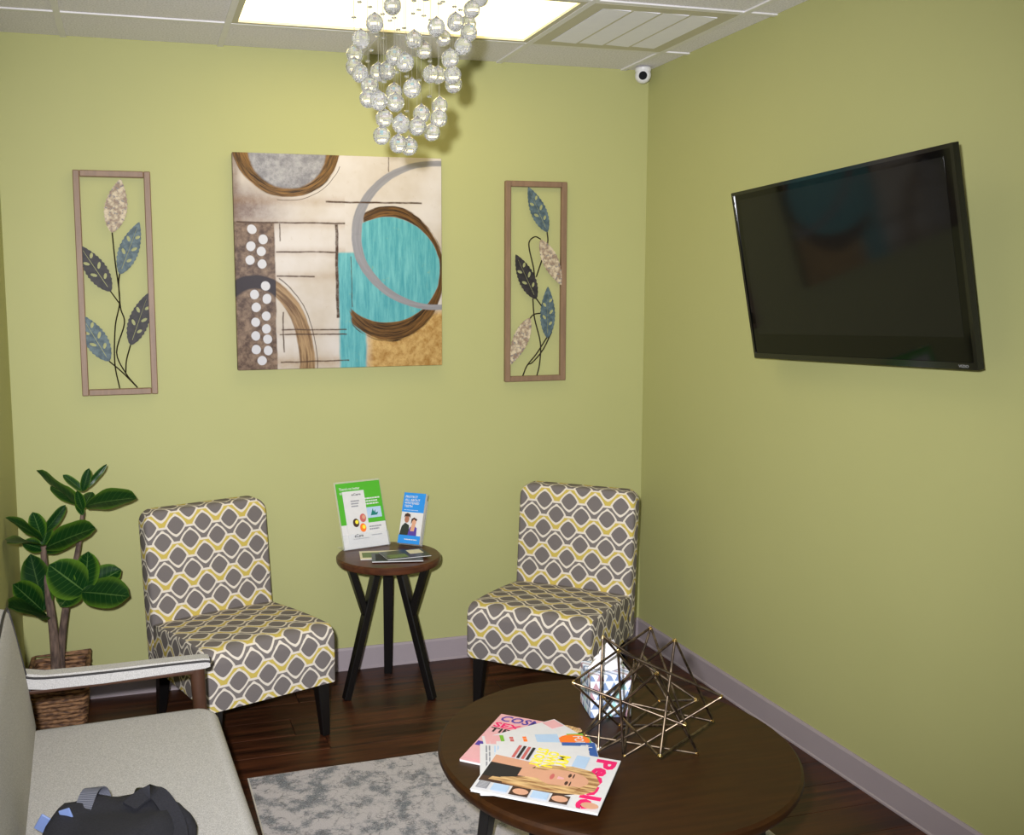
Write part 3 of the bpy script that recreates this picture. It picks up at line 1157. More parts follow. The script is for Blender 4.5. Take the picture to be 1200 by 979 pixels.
def build_plant():
    D = -0.27
    base = Vector((-2.672, D, 0))
    t = empty('potted_fig', base, 0, 'fiddle leaf fig with two trunks in a square wicker basket', 'potted plant')
    # basket: stacked woven courses, square and flared
    bm = bmesh.new()
    nrow = 15
    for r_ in range(nrow):
        z = 0.012 + r_ * 0.0165
        hw = 0.083 + 0.022 * r_ / nrow
        pts = []
        for side in range(4):
            for k in range(8):
                s = -1 + 2 * (k + 0.5) / 8
                wv = 0.0035 * (1 if (k + r_) % 2 else -1)
                p = ((s * hw, -hw + wv), (hw - wv, s * hw), (-s * hw, hw - wv), (-hw + wv, -s * hw))[side]
                pts.append(Vector((p[0], p[1], z)))
        add_tube(bm, pts, 0.0092, 6, True)
    hw = 0.107
    bk = link('basket', bm_mesh(bm, angle=70), 'wicker', t)
    link('basket_rim', tube_me([(-hw, -hw, 0.262), (hw, -hw, 0.262), (hw, hw, 0.262), (-hw, hw, 0.262)], 0.011, 8, True), 'wicker', bk)
    link('basket_base', box_me((0, 0, 0.01), (0.16, 0.16, 0.012)), 'wicker', bk)
    link('soil', box_me((0, 0, 0.19), (0.185, 0.185, 0.03), 0.006), 'soil', t)

    def P(x, y, dy=0.0):
        return at(x, y, D + dy) - base
    w1 = [P(66, 800), P(65, 770), P(62, 735), P(57, 700), P(52, 662), P(51, 640)]
    w2 = [P(72, 800, 0.02), P(71, 768, 0.02), P(76, 720, 0.02), P(83, 685, 0.02), P(92, 640, 0.02), P(97, 600, 0.02)]
    link('trunk', tube_me(smooth_path(w1, 5), [0.021 - 0.010 * i / 25 for i in range(26)], 10), 'bark', t)
    link('trunk', tube_me(smooth_path(w2, 5), [0.019 - 0.011 * i / 25 for i in range(26)], 10), 'bark', t)
    rng = random.Random(11)

    def leaf(b, tip, W, dyt, nrm, bend=0.12, fold=0.25, wave=0.02, dyb=0.0):
        p0, p1 = P(b[0], b[1], dyb), P(tip[0], tip[1], dyt)
        y = (p1 - p0)
        L = y.length
        y.normalize()
        n = Vector(nrm)
        n = (n - y * n.dot(y)).normalized()
        x = y.cross(n)
        mw = Matrix(((x.x, y.x, n.x, p0.x), (x.y, y.y, n.y, p0.y), (x.z, y.z, n.z, p0.z), (0, 0, 0, 1)))
        link('leaf', leaf_me(L * 1.03, W, bend, fold, wave, rng), 'leaf', t, mw=mw)
    C, U_, UC = (0.1, -1, 0.15), (0, -0.25, 1), (0.05, -0.75, 0.7)
    # crown on the taller trunk
    leaf((96, 594), (40, 558), 0.052, -0.03, U_, -0.10, 0.35)
    leaf((100, 593), (156, 580), 0.074, -0.06, (0.0, -0.55, 0.9), 0.10)
    leaf((96, 592), (60, 568), 0.040, 0.06, UC)
    leaf((97, 576), (75, 556), 0.022, 0.02, UC)
    leaf((97, 576), (104, 551), 0.024, -0.02, C)
    leaf((98, 574), (125, 546), 0.016, 0.0, (0.5, -0.8, 0.3))
    leaf((97, 596), (108, 576), 0.030, 0.05, UC)
    leaf((97, 598), (91, 578), 0.024, -0.05, C)
    leaf((97, 604), (90, 586), 0.020, 0.04, C)
    # crown on the shorter trunk
    leaf((50, 634), (16, 605), 0.034, -0.16, UC)
    leaf((49, 630), (39, 602), 0.040, -0.03, C, 0.05)
    leaf((52, 624), (76, 595), 0.028, -0.02, (0.5, -0.9, 0.3))
    leaf((50, 640), (11, 632), 0.060, -0.22, (0.0, -0.5, 0.9), 0.05)
    leaf((53, 642), (108, 618), 0.080, -0.07, (0.1, -0.6, 0.8), 0.05)
    leaf((50, 640), (58, 612), 0.030, 0.05, UC)
    leaf((50, 644), (28, 636), 0.040, -0.02, UC)
    leaf((50, 648), (82, 634), 0.040, 0.05, UC)
    # low leaves in front
    leaf((100, 694), (60, 664), 0.098, -0.10, (0.1, -1, 0.25), 0.05, 0.2, 0.015, -0.03)
    leaf((100, 692), (103, 647), 0.060, -0.05, C, -0.05, 0.3, 0.015, -0.03)
    leaf((98, 692), (140, 668), 0.070, -0.02, (0.0, -0.8, 0.7), 0.05, 0.25, 0.02, -0.02)
    leaf((96, 694), (149, 698), 0.088, -0.12, (0.05, -0.75, 0.7), 0.05, 0.2, 0.02, -0.04)
    leaf((90, 690), (72, 708), 0.06, -0.10, (0.0, -0.9, 0.5), 0.1)
    # low leaves at the back left
    leaf((52, 716), (36, 652), 0.072, -0.02, C, 0.02)
    leaf((54, 722), (13, 709), 0.076, -0.22, (0.0, -0.7, 0.7), 0.03)
    leaf((50, 716), (18, 686), 0.066, -0.12, (0.0, -0.8, 0.6), 0.03)


build_plant()


# ------------------------------------------------------------------ wall art and canvas
def art_leaf(parent, base, tip, hw, mat, depth, cut=True):
    """a pressed metal leaf: serrated outline, slits pierced through it; coordinates in the art's own (x, z) plane"""
    b, t_ = Vector(base), Vector(tip)
    L = (t_ - b).length
    ax = (t_ - b).normalized()
    n = 26
    prof = lambda s: hw * (math.sin(PI * s ** 0.85) ** 0.8 if 0 < s < 1 else 0)
    rt_, lf = [], []
    for i in range(n + 1):
        s = i / n
        w = prof(s) * (1 + (0.07 if i % 2 else -0.03))
        rt_.append((w, s * L))
        lf.append((-w, s * L))
    outline = rt_ + lf[1:-1][::-1]
    holes = []
    if cut:
        holes.append([(-0.0012, 0.10 * L), (0.0012, 0.10 * L), (0.0007, 0.88 * L), (-0.0007, 0.88 * L)])
        for s, sg in ((0.24, 1), (0.36, -1), (0.46, 1), (0.60, -1), (0.68, 1)):
            w = prof(s)
            holes.append(oval(sg * w * 0.48, (s + 0.05) * L, w * 0.36, 0.0065, 8, sg * R(48)))
    me = flat_me(outline, holes, 0.0016)
    a = math.atan2(ax.y, ax.x) - PI / 2
    # local leaf (x,y) -> art (x,z); thickness along y
    mw = Matrix.Translation((b.x, depth, b.y)) @ Matrix.Rotation(-a, 4, 'Y') @ Matrix.Rotation(R(90), 4, 'X')
    return link('leaf', me, mat, parent, mw=mw)


def build_art():
    W_, H_, rl, dp = 0.30, 0.908, 0.026, 0.024

    def art(cx, cz, label, scale, org, leaves, stems):
        t = empty('leaf_wall_art', (cx, 0, cz), 0, label, 'wall art', 'framed metal leaf wall art')
        for a in (-1, 1):
            link('frame_rail', box_me((a * (W_ - rl) / 2, -dp / 2 - 0.002, 0), (rl, dp, H_), 0.003, 1), 'art_frame', t)
            link('frame_rail', box_me((0, -dp / 2 - 0.002, a * (H_ - rl) / 2), (W_ - 2 * rl, dp, rl), 0.003, 1), 'art_frame', t)

        def loc(x, y):
            p = at(org[0] + x / scale, org[1] + y / scale, -0.02)
            return Vector((p.x - cx, p.z - cz))
        for b, tp, hw, mat in leaves:
            art_leaf(t, loc(*b), loc(*tp), hw / scale * 0.00335, mat, -0.024, mat != 'leaf_cream')
        for st in stems:
            P = [(loc(*s).x, -0.02, loc(*s).y) for s in st]
            link('stem', tube_me(smooth_path(P, 5), 0.0030, 6), 'stem_metal', t)
    art(-2.406, 1.744, 'tall narrow framed metal leaf art hanging left of the square canvas', 3.263, (60, 180),
        [((232, 303), (265, 97), 42, 'leaf_cream'), ((262, 462), (337, 262), 37, 'leaf_blue'), ((228, 528), (107, 350), 40, 'leaf_black'),
         ((303, 733), (372, 533), 38, 'leaf_black'), ((222, 795), (112, 615), 42, 'leaf_blue')],
        [[(233, 303), (245, 420), (262, 560), (245, 660), (243, 800), (262, 898)],
         [(262, 455), (258, 500), (265, 590), (280, 650), (250, 760), (285, 840), (330, 895)],
         [(226, 526), (262, 575)], [(303, 733), (288, 790), (285, 838)], [(222, 795), (270, 835), (330, 895)]])
    art(-0.564, 1.746, 'tall narrow framed metal leaf art hanging right of the square canvas', 3.767, (570, 200),
        [((268, 272), (183, 72), 42, 'leaf_blue'), ((238, 305), (332, 508), 42, 'leaf_cream'), ((218, 568), (128, 370), 44, 'leaf_black'),
         ((268, 740), (270, 512), 40, 'leaf_blue'), ((190, 650), (103, 858), 42, 'leaf_cream')],
        [[(268, 272), (270, 320), (243, 400), (220, 470)], [(240, 303), (215, 292), (190, 312), (190, 350), (208, 430), (212, 480)],
         [(218, 562), (245, 600)], [(205, 565), (212, 650), (238, 760), (235, 850), (222, 908)],
         [(268, 735), (220, 810), (180, 860), (160, 908)], [(288, 712), (250, 790), (205, 845), (183, 856)], [(190, 655), (210, 635), (240, 630)]])
    t = empty('canvas_painting', (-1.473, 0, 1.832), 0, 'square abstract canvas with teal, cream and brown circles on the back wall', 'painting')
    link('stretcher', box_me((0, -0.019, 0), (0.898, 0.034, 0.898)), 'canvas_side', t)
    link('canvas', box_me((0, -0.0205, 0), (0.905, 0.037, 0.905), 0.003, 2), 'painting', t)


build_art()


# ------------------------------------------------------------------ television
def build_tv():
    s = 1.15
    c = CAM + s * (Vector((-0.441, -1.895, 1.753)) - CAM)
    a, b, g = -0.024, 0.178, 0.025
    w, h = 0.93 * s, 0.54 * s
    n = Vector((-math.cos(a) * math.cos(b), -math.sin(a) * math.cos(b), -math.sin(b)))
    rt_ = Vector((0, 0, 1)).cross(n).normalized()
    up = n.cross(rt_)
    r2, u2 = rt_ * math.cos(g) + up * math.sin(g), up * math.cos(g) - rt_ * math.sin(g)
    t = empty('television', (0, 0, 0), 0, 'large black flat screen television tilted down on the right wall', 'television')
    # local x = viewer's right, y = up, z = towards the viewer
    t.matrix_world = Matrix(((r2.x, u2.x, n.x, c.x), (r2.y, u2.y, n.y, c.y), (r2.z, u2.z, n.z, c.z), (0, 0, 0, 1)))
    bm = bmesh.new()
    bz = 0.012
    for x0, y0, x1, y1 in ((-w / 2, h / 2 - bz, w / 2, h / 2), (-w / 2, -h / 2, w / 2, -h / 2 + 0.02),
                           (-w / 2, -h / 2 + 0.02, -w / 2 + bz, h / 2 - bz), (w / 2 - bz, -h / 2 + 0.02, w / 2, h / 2 - bz)):
        add_box(bm, ((x0 + x1) / 2, (y0 + y1) / 2, -0.010), (x1 - x0, y1 - y0, 0.020))
    link('bezel', bm_mesh(bm), 'tv_bezel', t)
    link('screen', box_me((0, 0.004, -0.008), (w - 2 * bz, h - 0.032, 0.010)), 'tv_screen', t)
    scr = [o for o in t.children if o.name.startswith('screen')][0]
    link('display_panel', box_me((0, 0.030, -0.0029), (w * 0.925, h * 0.80, 0.0006)), 'tv_display', scr)
    link('rear_shell', box_me((0, -0.02, -0.032), (w * 0.94, h * 0.86, 0.028), 0.010), 'tv_back', t)
    link('brand_logo', text_me('VIZIO', 0.036, 0.008, 0.0006), 'logo_silver', t, loc=(w / 2 - 0.05, -h / 2 + 0.010, 0.0004))
    br = link('wall_bracket', box_me((0, 0.02, -0.055), (0.30, 0.24, 0.020), 0.003), 'tv_back', t)
    # wall plate is square to the wall
    inv = t.matrix_world.inverted()
    link('wall_plate', box_me((0, 0, 0), (0.012, 0.30, 0.20), 0.003), 'tv_back', t, mw=inv @ Matrix.Translation((-0.007, c.y, c.z)))
    link('bracket_arm', rod_me(inv @ Vector((-0.012, c.y, c.z + 0.06)), (0, 0.05, -0.05), 0.018), 'tv_back', t)
    link('bracket_arm', rod_me(inv @ Vector((-0.012, c.y, c.z - 0.06)), (0, -0.04, -0.05), 0.014), 'tv_back', t)


build_tv()


# ------------------------------------------------------------------ security camera
def build_security():
    p = at(753.5, 88, -0.075)
    t = empty('security_camera', (p.x, p.y, H), 0, 'small white dome security camera in the ceiling corner', 'security camera')
    dz = p.z - H
    link('mount_base', lathe_me([(0, 0.0), (0.034, 0.0), (0.037, -0.006), (0.035, -0.016), (0.030, -0.022), (0, -0.022)], 32), 'camera_white', t)
    d = (CAM - Vector((p.x, p.y, p.z))).normalized()
    q = Vector((0, 0, 1)).rotation_difference(d).to_matrix().to_4x4()
    mw = Matrix.Translation((0, 0, dz - 0.002)) @ q
    prof = [(0.036 * math.sin(R(a)), -0.036 * math.cos(R(a))) for a in range(0, 150, 10)]
    h = link('housing', lathe_me(prof + [(0.017, 0.031), (0.016, 0.029), (0, 0.029)], 32, 40), 'camera_white', t, mw=mw)
    le = link('lens', lathe_me([(0, 0.026), (0.0185, 0.026), (0.0185, 0.033), (0.015, 0.034), (0.010, 0.032), (0, 0.035)], 28, 40), 'camera_black', t, mw=mw)


build_security()


# ------------------------------------------------------------------ chandelier
def build_chandelier():
    Y0 = -1.6
    c0 = at(482, 90, Y0)
    t = empty('crystal_chandelier', (c0.x, Y0, H), 0, 'crystal ball drop chandelier hanging below the ceiling in front of the canvas', 'chandelier')
    link('canopy', lathe_me([(0, 0.0), (0.20, 0.0), (0.20, -0.018), (0.19, -0.026), (0, -0.026)], 48), 'chrome', t)
    beads = [(360, 35), (253, 140), (170, 240), (133, 330), (130, 405), (165, 445), (222, 520), (215, 595), (278, 610), (310, 715), (295, 820), (375, 340),
             (435, 378), (275, 438), (325, 430), (490, 240), (550, 305), (625, 165), (665, 230), (740, 135), (838, 58), (815, 145), (820, 200), (785, 280),
             (708, 355), (590, 450), (635, 455), (722, 455), (728, 510), (478, 535), (370, 560), (378, 620), (412, 750), (510, 765), (535, 690), (645, 640),
             (640, 715), (598, 800), (395, 870), (460, 885), (890, -12), (250, -60), (560, -50), (700, -70)]
    small = [(160, 12), (225, 42), (127, 105), (300, 85), (370, 108), (345, 125), (430, 170), (395, 180), (490, 5), (520, 60), (485, 82), (550, 95), (645, 22),
             (665, 10), (590, 120), (735, 40), (770, 60), (232, 303), (210, 370), (385, 437), (445, 462), (310, 495), (585, 370), (583, 583), (445, 672), (520, 485), (305, 230), (265, 215)]
    # bead: faceted sphere with a small pointed crown
    bm = bmesh.new()
    bmesh.ops.create_uvsphere(bm, u_segments=16, v_segments=11, radius=0.0238)
    for v in bm.verts:
        if v.co.z > 0.0237:
            v.co.z = 0.0300
        elif v.co.z > 0.021:
            v.co.x *= 0.75
            v.co.y *= 0.75
            v.co.z = 0.0248
    bead = bm_mesh(bm, 'bead')
    bm = bmesh.new()
    bmesh.ops.create_uvsphere(bm, u_segments=8, v_segments=4, radius=0.0075)
    for v in bm.verts:
        v.co.z *= 0.45
    sm = bm_mesh(bm, 'small_bead')
    rng = random.Random(8)
    org = Vector((c0.x, Y0, H))
    for k, (x, y) in enumerate(beads):
        px, py = 390 + x / 5.15, y / 5.15
        lx = at(px, py, Y0).x - c0.x
        lim = math.sqrt(max(0.0, 0.18 ** 2 - min(abs(lx), 0.17) ** 2))
        dy = rng.uniform(-lim, lim) * 0.9
        p = at(px, py, Y0 + dy) - org
        link('crystal_ball', bead, 'crystal', t, loc=p, rot=(0, 0, rng.random() * 3))
        link('wire', rod_me((p.x, p.y, p.z + 0.029), (p.x, p.y, -0.024), 0.0005, n=5), 'wire', t)
    for x, y in small:
        px, py = 390 + x / 5.15, y / 5.15
        dy = rng.uniform(-0.12, 0.12)
        p = at(px, py, Y0 + dy) - org
        link('small_bead', sm, 'crystal', t, loc=p)
        link('wire', rod_me((p.x, p.y, p.z), (p.x, p.y, -0.024), 0.0004, n=5), 'wire', t)


build_chandelier()


# ------------------------------------------------------------------ sculpture and tissue box on the coffee table
ZT = 0.50


def build_sculpture():
    raw = ([(-1.289, -2.017, 0.706), (-1.022, -1.937, 0.799), (-1.053, -2.174, 0.627), (-1.095, -1.905, 0.516)],
           [(-1.152, -1.915, 0.61), (-1.037, -2.087, 0.818), (-1.142, -2.206, 0.571), (-0.894, -2.048, 0.564)],
           [(-1.16, -1.927, 0.786), (-1.221, -2.032, 0.519), (-1.014, -2.16, 0.683), (-0.966, -1.895, 0.567)],
           [(-0.955, -2.18, 0.693), (-1.182, -2.095, 0.527), (-1.213, -2.117, 0.818), (-1.049, -1.902, 0.703)],
           [(-1.247, -1.999, 0.551), (-1.127, -2.159, 0.766), (-0.979, -2.115, 0.516), (-1.02, -1.893, 0.704)])
    off = Vector((0, 0, ZT + 0.0035 - 0.516))
    o = Vector((-1.09, -2.03, ZT))
    t = empty('wire_sculpture', o, 0, 'bronze wire sculpture of interlocked tetrahedra on the coffee table', 'sculpture')
    for tet in raw:
        V = [Vector(v) + off - o for v in tet]
        for i in range(4):
            for j in range(i + 1, 4):
                link('rod', rod_me(V[i], V[j], 0.0033, n=8), 'rod', t)
        for v in V:
            bm = bmesh.new()
            for q in V:
                if q is not v:
                    add_rod(bm, v, v + (q - v).normalized() * 0.007, 0.0036, n=8)
            link('tip', bm_mesh(bm, angle=50), 'brass_tip', t)


build_sculpture()


def build_tissues():
    t = empty('tissue_box', (-1.078, -1.787, ZT), R(-11), 'white cube tissue box with coloured triangle pattern behind the wire sculpture', 'tissue box')
    w, h = 0.118, 0.125
    link('carton', box_me((0, 0, h / 2), (w, w, h), 0.003, 1), 'tissue_box', t)
    link('opening', flat_me(oval(0, 0, 0.042, 0.032, 24), (), 0.0012), 'grey_ink', t, loc=(0, 0, h + 0.0006))
    # crumpled tissue standing out of the slot
    rng = random.Random(5)
    bm = bmesh.new()
    n = 14
    rows = []
    for k in range(6):
        s = k / 5
        rad = 0.036 * (1 - s) ** 0.6 + 0.006
        rows.append([bm.verts.new((rad * (1 + 0.3 * math.sin(i * 2.1 + k)) * math.cos(2 * PI * i / n) + 0.014 * s, 0.55 * rad * (1 + 0.35 * math.cos(i * 1.7 + k)) * math.sin(2 * PI * i / n), h + 0.001 + 0.075 * s + 0.008 * s * math.sin(i * 1.9))) for i in range(n)])
    for A, B in zip(rows, rows[1:]):
        for i in range(n):
            j = (i + 1) % n
            bm.faces.new((A[i], A[j], B[j], B[i]))
    bm.faces.new(rows[-1])
    link('tissue', bm_mesh(bm, angle=70), 'tissue', t)


build_tissues()


# ------------------------------------------------------------------ magazines on the coffee table
def magazine(center, ang, w, h, z0, th, label, paper='paper', cover='paper', group='magazines on the coffee table'):
    t = empty('magazine', (center[0], center[1], z0), ang, label, 'magazine', group)
    link('pages', box_me((0, 0, th / 2), (w, h, th - 0.0004), 0.0008, 1), paper, t)
    link('cover', box_me((0.0008, 0, th - 0.0003), (w + 0.001, h + 0.002, 0.0008)), cover, t)
    cnt = [0]

    def pr(name, me, mat, x=0.0, y=0.0, rot=0.0):
        cnt[0] += 1
        return link(name, me, mat, t, loc=(x, y, th + 0.0003 + 0.00012 * cnt[0]), rot=(0, 0, rot))
    return t, pr


def build_magazines():
    G = 0.0004
    # bottom: cosmetics-style magazine
    t, p = magazine((-1.395, -1.935), R(-41.2), 0.23, 0.302, ZT, 0.007, 'pink cover magazine with purple title and SEX TIPS headline, lowest in the coffee table pile', cover='rose')
    p('cover_photo', flat_me(oval(0.055, 0.07, 0.06, 0.075, 24), (), G), 'skin')
    p('cover_photo', flat_me(oval(0.08, 0.135, 0.045, 0.02, 20), (), G), 'blonde')
    p('portrait_eye', flat_me(oval(0.035, 0.10, 0.012, 0.006, 14), (), G), 'brown_hair')
    p('portrait_eye', flat_me(oval(0.078, 0.10, 0.012, 0.006, 14), (), G), 'brown_hair')
    p('cover_title', text_me('COSMO', 0.15, 0.036, G, 0.02, shear=0.2), 'purple', -0.028, 0.125)
    p('cover_headline', text_me('SEX', 0.075, 0.030, G, 0.02), 'pink', -0.070, 0.080)
    p('cover_headline', text_me('TIPS', 0.075, 0.028, G, 0.02), 'ink', -0.070, 0.046)
    p('cover_block', flat_me(rct(-0.11, -0.06, -0.06, -0.035), (), G), 'purple')
    p('cover_block', flat_me(rct(-0.11, -0.14, 0.05, -0.09), (), G), 'rose')
    # white one, turned
    t, p = magazine((-1.334, -1.956), R(13.3), 0.205, 0.205, ZT + 0.0072, 0.005, 'plain white magazine turned back cover up in the middle of the pile')
    p('fine_print', lines_me(0.09, 0.022, 2, G), 'grey_ink', -0.03, 0.03)
    p('cover_block', flat_me(rct(0.06, 0.055, 0.10, 0.10), (), G), 'rose')
    # green and orange
    a = math.atan2(-0.97, -0.234)
    t, p = magazine((-1.352 - 0.026, -1.919 - 0.108), a, 0.222, 0.282, ZT + 0.0124, 0.005, 'magazine with green and orange title corner under the blue topped magazine')
    p('cover_block', flat_me(rct(-0.111, 0.085, 0.111, 0.141), (), G), 'lime')
    p('cover_badge', flat_me(oval(-0.072, 0.098, 0.034, 0.042, 28), (), G), 'orange')
    p('cover_title', text_me('FOR', 0.05, 0.026, G, 0.01), 'paper', -0.07, 0.112)
    p('cover_photo', flat_me(rct(-0.111, 0.0, -0.02, 0.06), (), G), 'pale_blue')
    p('cover_headline', lines_me(0.10, 0.02, 1, G), 'orange', -0.05, -0.03)
    p('cover_headline', lines_me(0.10, 0.02, 1, G), 'lip', -0.05, -0.065)
    p('cover_photo', flat_me(rct(-0.111, -0.135, -0.03, -0.095), (), G), 'rose')
    p('cover_block', flat_me(rct(-0.111, -0.095, -0.02, -0.085), (), G), 'lime')
    # blue topped
    a = math.atan2(-0.944, -0.33)
    t, p = magazine((-1.388, -2.072), a, 0.205, 0.272, ZT + 0.0176, 0.005, 'magazine with blue title band lying just below the top magazine')
    p('cover_block', flat_me(rct(-0.1025, 0.05, 0.1025, 0.136), (), G), 'navy')
    p('cover_title', text_me('the', 0.045, 0.03, G, 0.01), 'paper', -0.068, 0.112)
    p('cover_block', flat_me(rct(-0.1025, -0.136, 0.1025, -0.12), (), G), 'rose')
    # white columns, sticking out on the left
    a = math.atan2(-0.943, -0.333)
    t, p = magazine((-1.43, -2.118), a, 0.262, 0.275, ZT + 0.0228, 0.005, 'white magazine with blue column print sticking out left of the top magazine')
    for k in range(3):
        p('fine_print', lines_me(0.20, 0.016, 2, G), 'grey_ink' if k != 1 else 'pale_blue', -0.02, -0.118 + k * 0.022)
    p('cover_block', flat_me(rct(0.09, -0.13, 0.125, -0.08), (), G), 'grey_ink')
    # top magazine: a woman with long blonde hair lying across the cover
    a = math.atan2(-0.788, -0.616)
    w, h = 0.270, 0.300
    t, p = magazine((-1.421, -2.166), a, w, h, ZT + 0.0280, 0.007, 'celebrity magazine with blonde woman cover and pink title, topmost on the coffee table')
    X = lambda v: (v - 0.5) * w       # 0..1 across the cover, left to right
    Y = lambda v: (0.5 - v) * h       # 0..1 down the cover
    P = lambda pts: [(X(a_), Y(b_)) for a_, b_ in pts]
    p('cover_title', text_me('People', 0.255, 0.064, G, 0.045), 'pink', 0.004, Y(0.125))
    p('cover_photo', flat_me(P([(0.36, 0.20), (0.40, 0.44), (0.40, 0.72), (0.30, 0.99), (0.82, 0.99), (0.82, 0.30), (0.70, 0.12), (0.46, 0.10)]), (), G), 'brown_hair')
    p('cover_photo', flat_me(P([(0.46, 0.66), (0.72, 0.70), (0.72, 0.99), (0.44, 0.99)]), (), G), 'ink')
    p('portrait_arm', flat_me(P([(0.34, 0.60), (0.47, 0.66), (0.45, 0.99), (0.30, 0.99)]), (), G), 'skin')
    p('portrait_hair', flat_me(P([(0.38, 0.13), (0.50, 0.08), (0.66, 0.09), (0.76, 0.17), (0.80, 0.36), (0.82, 0.60), (0.80, 0.80), (0.70, 0.84), (0.62, 0.66), (0.40, 0.62),
                                  (0.33, 0.52), (0.28, 0.34), (0.31, 0.18)]), (), G), 'blonde')
    p('portrait_neck', flat_me(P([(0.44, 0.52), (0.60, 0.52), (0.62, 0.72), (0.44, 0.72)]), (), G), 'skin')
    p('portrait_face', flat_me(oval(X(0.535), Y(0.37), 0.042, 0.062, 28), (), G), 'skin')
    for sx in (-1, 1):
        p('portrait_eye', flat_me(oval(X(0.535 + sx * 0.072), Y(0.325), 0.0100, 0.0040, 12), (), G), 'brown_hair')
        p('portrait_brow', flat_me(oval(X(0.535 + sx * 0.075), Y(0.295), 0.012, 0.0018, 12), (), G), 'brown_hair')
    p('portrait_nose', flat_me(P([(0.525, 0.36), (0.545, 0.36), (0.56, 0.41), (0.51, 0.41)]), (), G), 'rose')
    p('portrait_mouth', flat_me(oval(X(0.535), Y(0.455), 0.0145, 0.0050, 16), (), G), 'lip')
    p('portrait_hair', flat_me(P([(0.64, 0.20), (0.74, 0.24), (0.79, 0.60), (0.78, 0.92), (0.72, 0.90), (0.70, 0.55), (0.67, 0.35)]), (), G), 'blonde')
    for k, (s, yy) in enumerate((('MY', 0.44), ('OWN', 0.54), ('STORY', 0.64))):
        p('cover_headline', text_me(s, (0.062, 0.085, 0.104)[k], 0.029, G, 0.03), 'yellow', X(0.22), Y(yy))
    for k in range(4):
        p('cover_strip', flat_me(P([(0.05, 0.71 + k * 0.04), (0.31, 0.71 + k * 0.04), (0.31, 0.735 + k * 0.04), (0.05, 0.735 + k * 0.04)]), (), G), 'lip' if k % 2 else 'ink')
    p('cover_block', flat_me(P([(0.06, 0.24), (0.29, 0.24), (0.29, 0.35), (0.06, 0.35)]), (), G), 'pale_blue')
    p('cover_inset', flat_me(P([(0.84, 0.55), (0.985, 0.55), (0.985, 0.70), (0.84, 0.70)]), (), G), 'brown_hair')
    p('cover_inset_face', flat_me(oval(X(0.91), Y(0.62), 0.014, 0.019, 16), (), G), 'skin')
    p('cover_inset', flat_me(P([(0.84, 0.24), (0.985, 0.24), (0.985, 0.38), (0.84, 0.38)]), (), G), 'brown_hair')
    p('cover_inset_face', flat_me(oval(X(0.91), Y(0.31), 0.014, 0.019, 16), (), G), 'skin')
    p('cover_inset_face', flat_me(oval(X(0.93), Y(0.075), 0.014, 0.020, 16), (), G), 'skin')
    p('cover_block', flat_me(P([(0.85, 0.40), (0.97, 0.40), (0.97, 0.53), (0.85, 0.53)]), (), G), 'pale_blue')
    p('cover_block', flat_me(P([(0.85, 0.72), (0.97, 0.72), (0.97, 0.85), (0.85, 0.85)]), (), G), 'pale_blue')
    p('barcode', flat_me(P([(0.84, 0.88), (0.97, 0.88), (0.97, 0.97), (0.84, 0.97)]), [P([(0.85 + k * 0.02, 0.89), (0.858 + k * 0.02, 0.89), (0.858 + k * 0.02, 0.96), (0.85 + k * 0.02, 0.96)]) for k in range(6)], G), 'grey_ink')


build_magazines()


# ------------------------------------------------------------------ brochures on the side table
def standing(name, x, y, yaw, lean, z, label, cat, group=None):
    """an empty whose local x runs along the bottom edge, y up the leaning sheet, z towards the reader"""
    s = Vector((math.cos(yaw), math.sin(yaw), 0))
    n0 = Vector((math.sin(yaw), -math.cos(yaw), 0))
    u = Vector((0, 0, 1)) * math.cos(lean) - n0 * math.sin(lean)
    n = s.cross(u)
    t = empty(name, (0, 0, 0), 0, label, cat, group)
    t.matrix_world = Matrix(((s.x, u.x, n.x, x), (s.y, u.y, n.y, y), (s.z, u.z, n.z, z), (0, 0, 0, 1)))
    return t


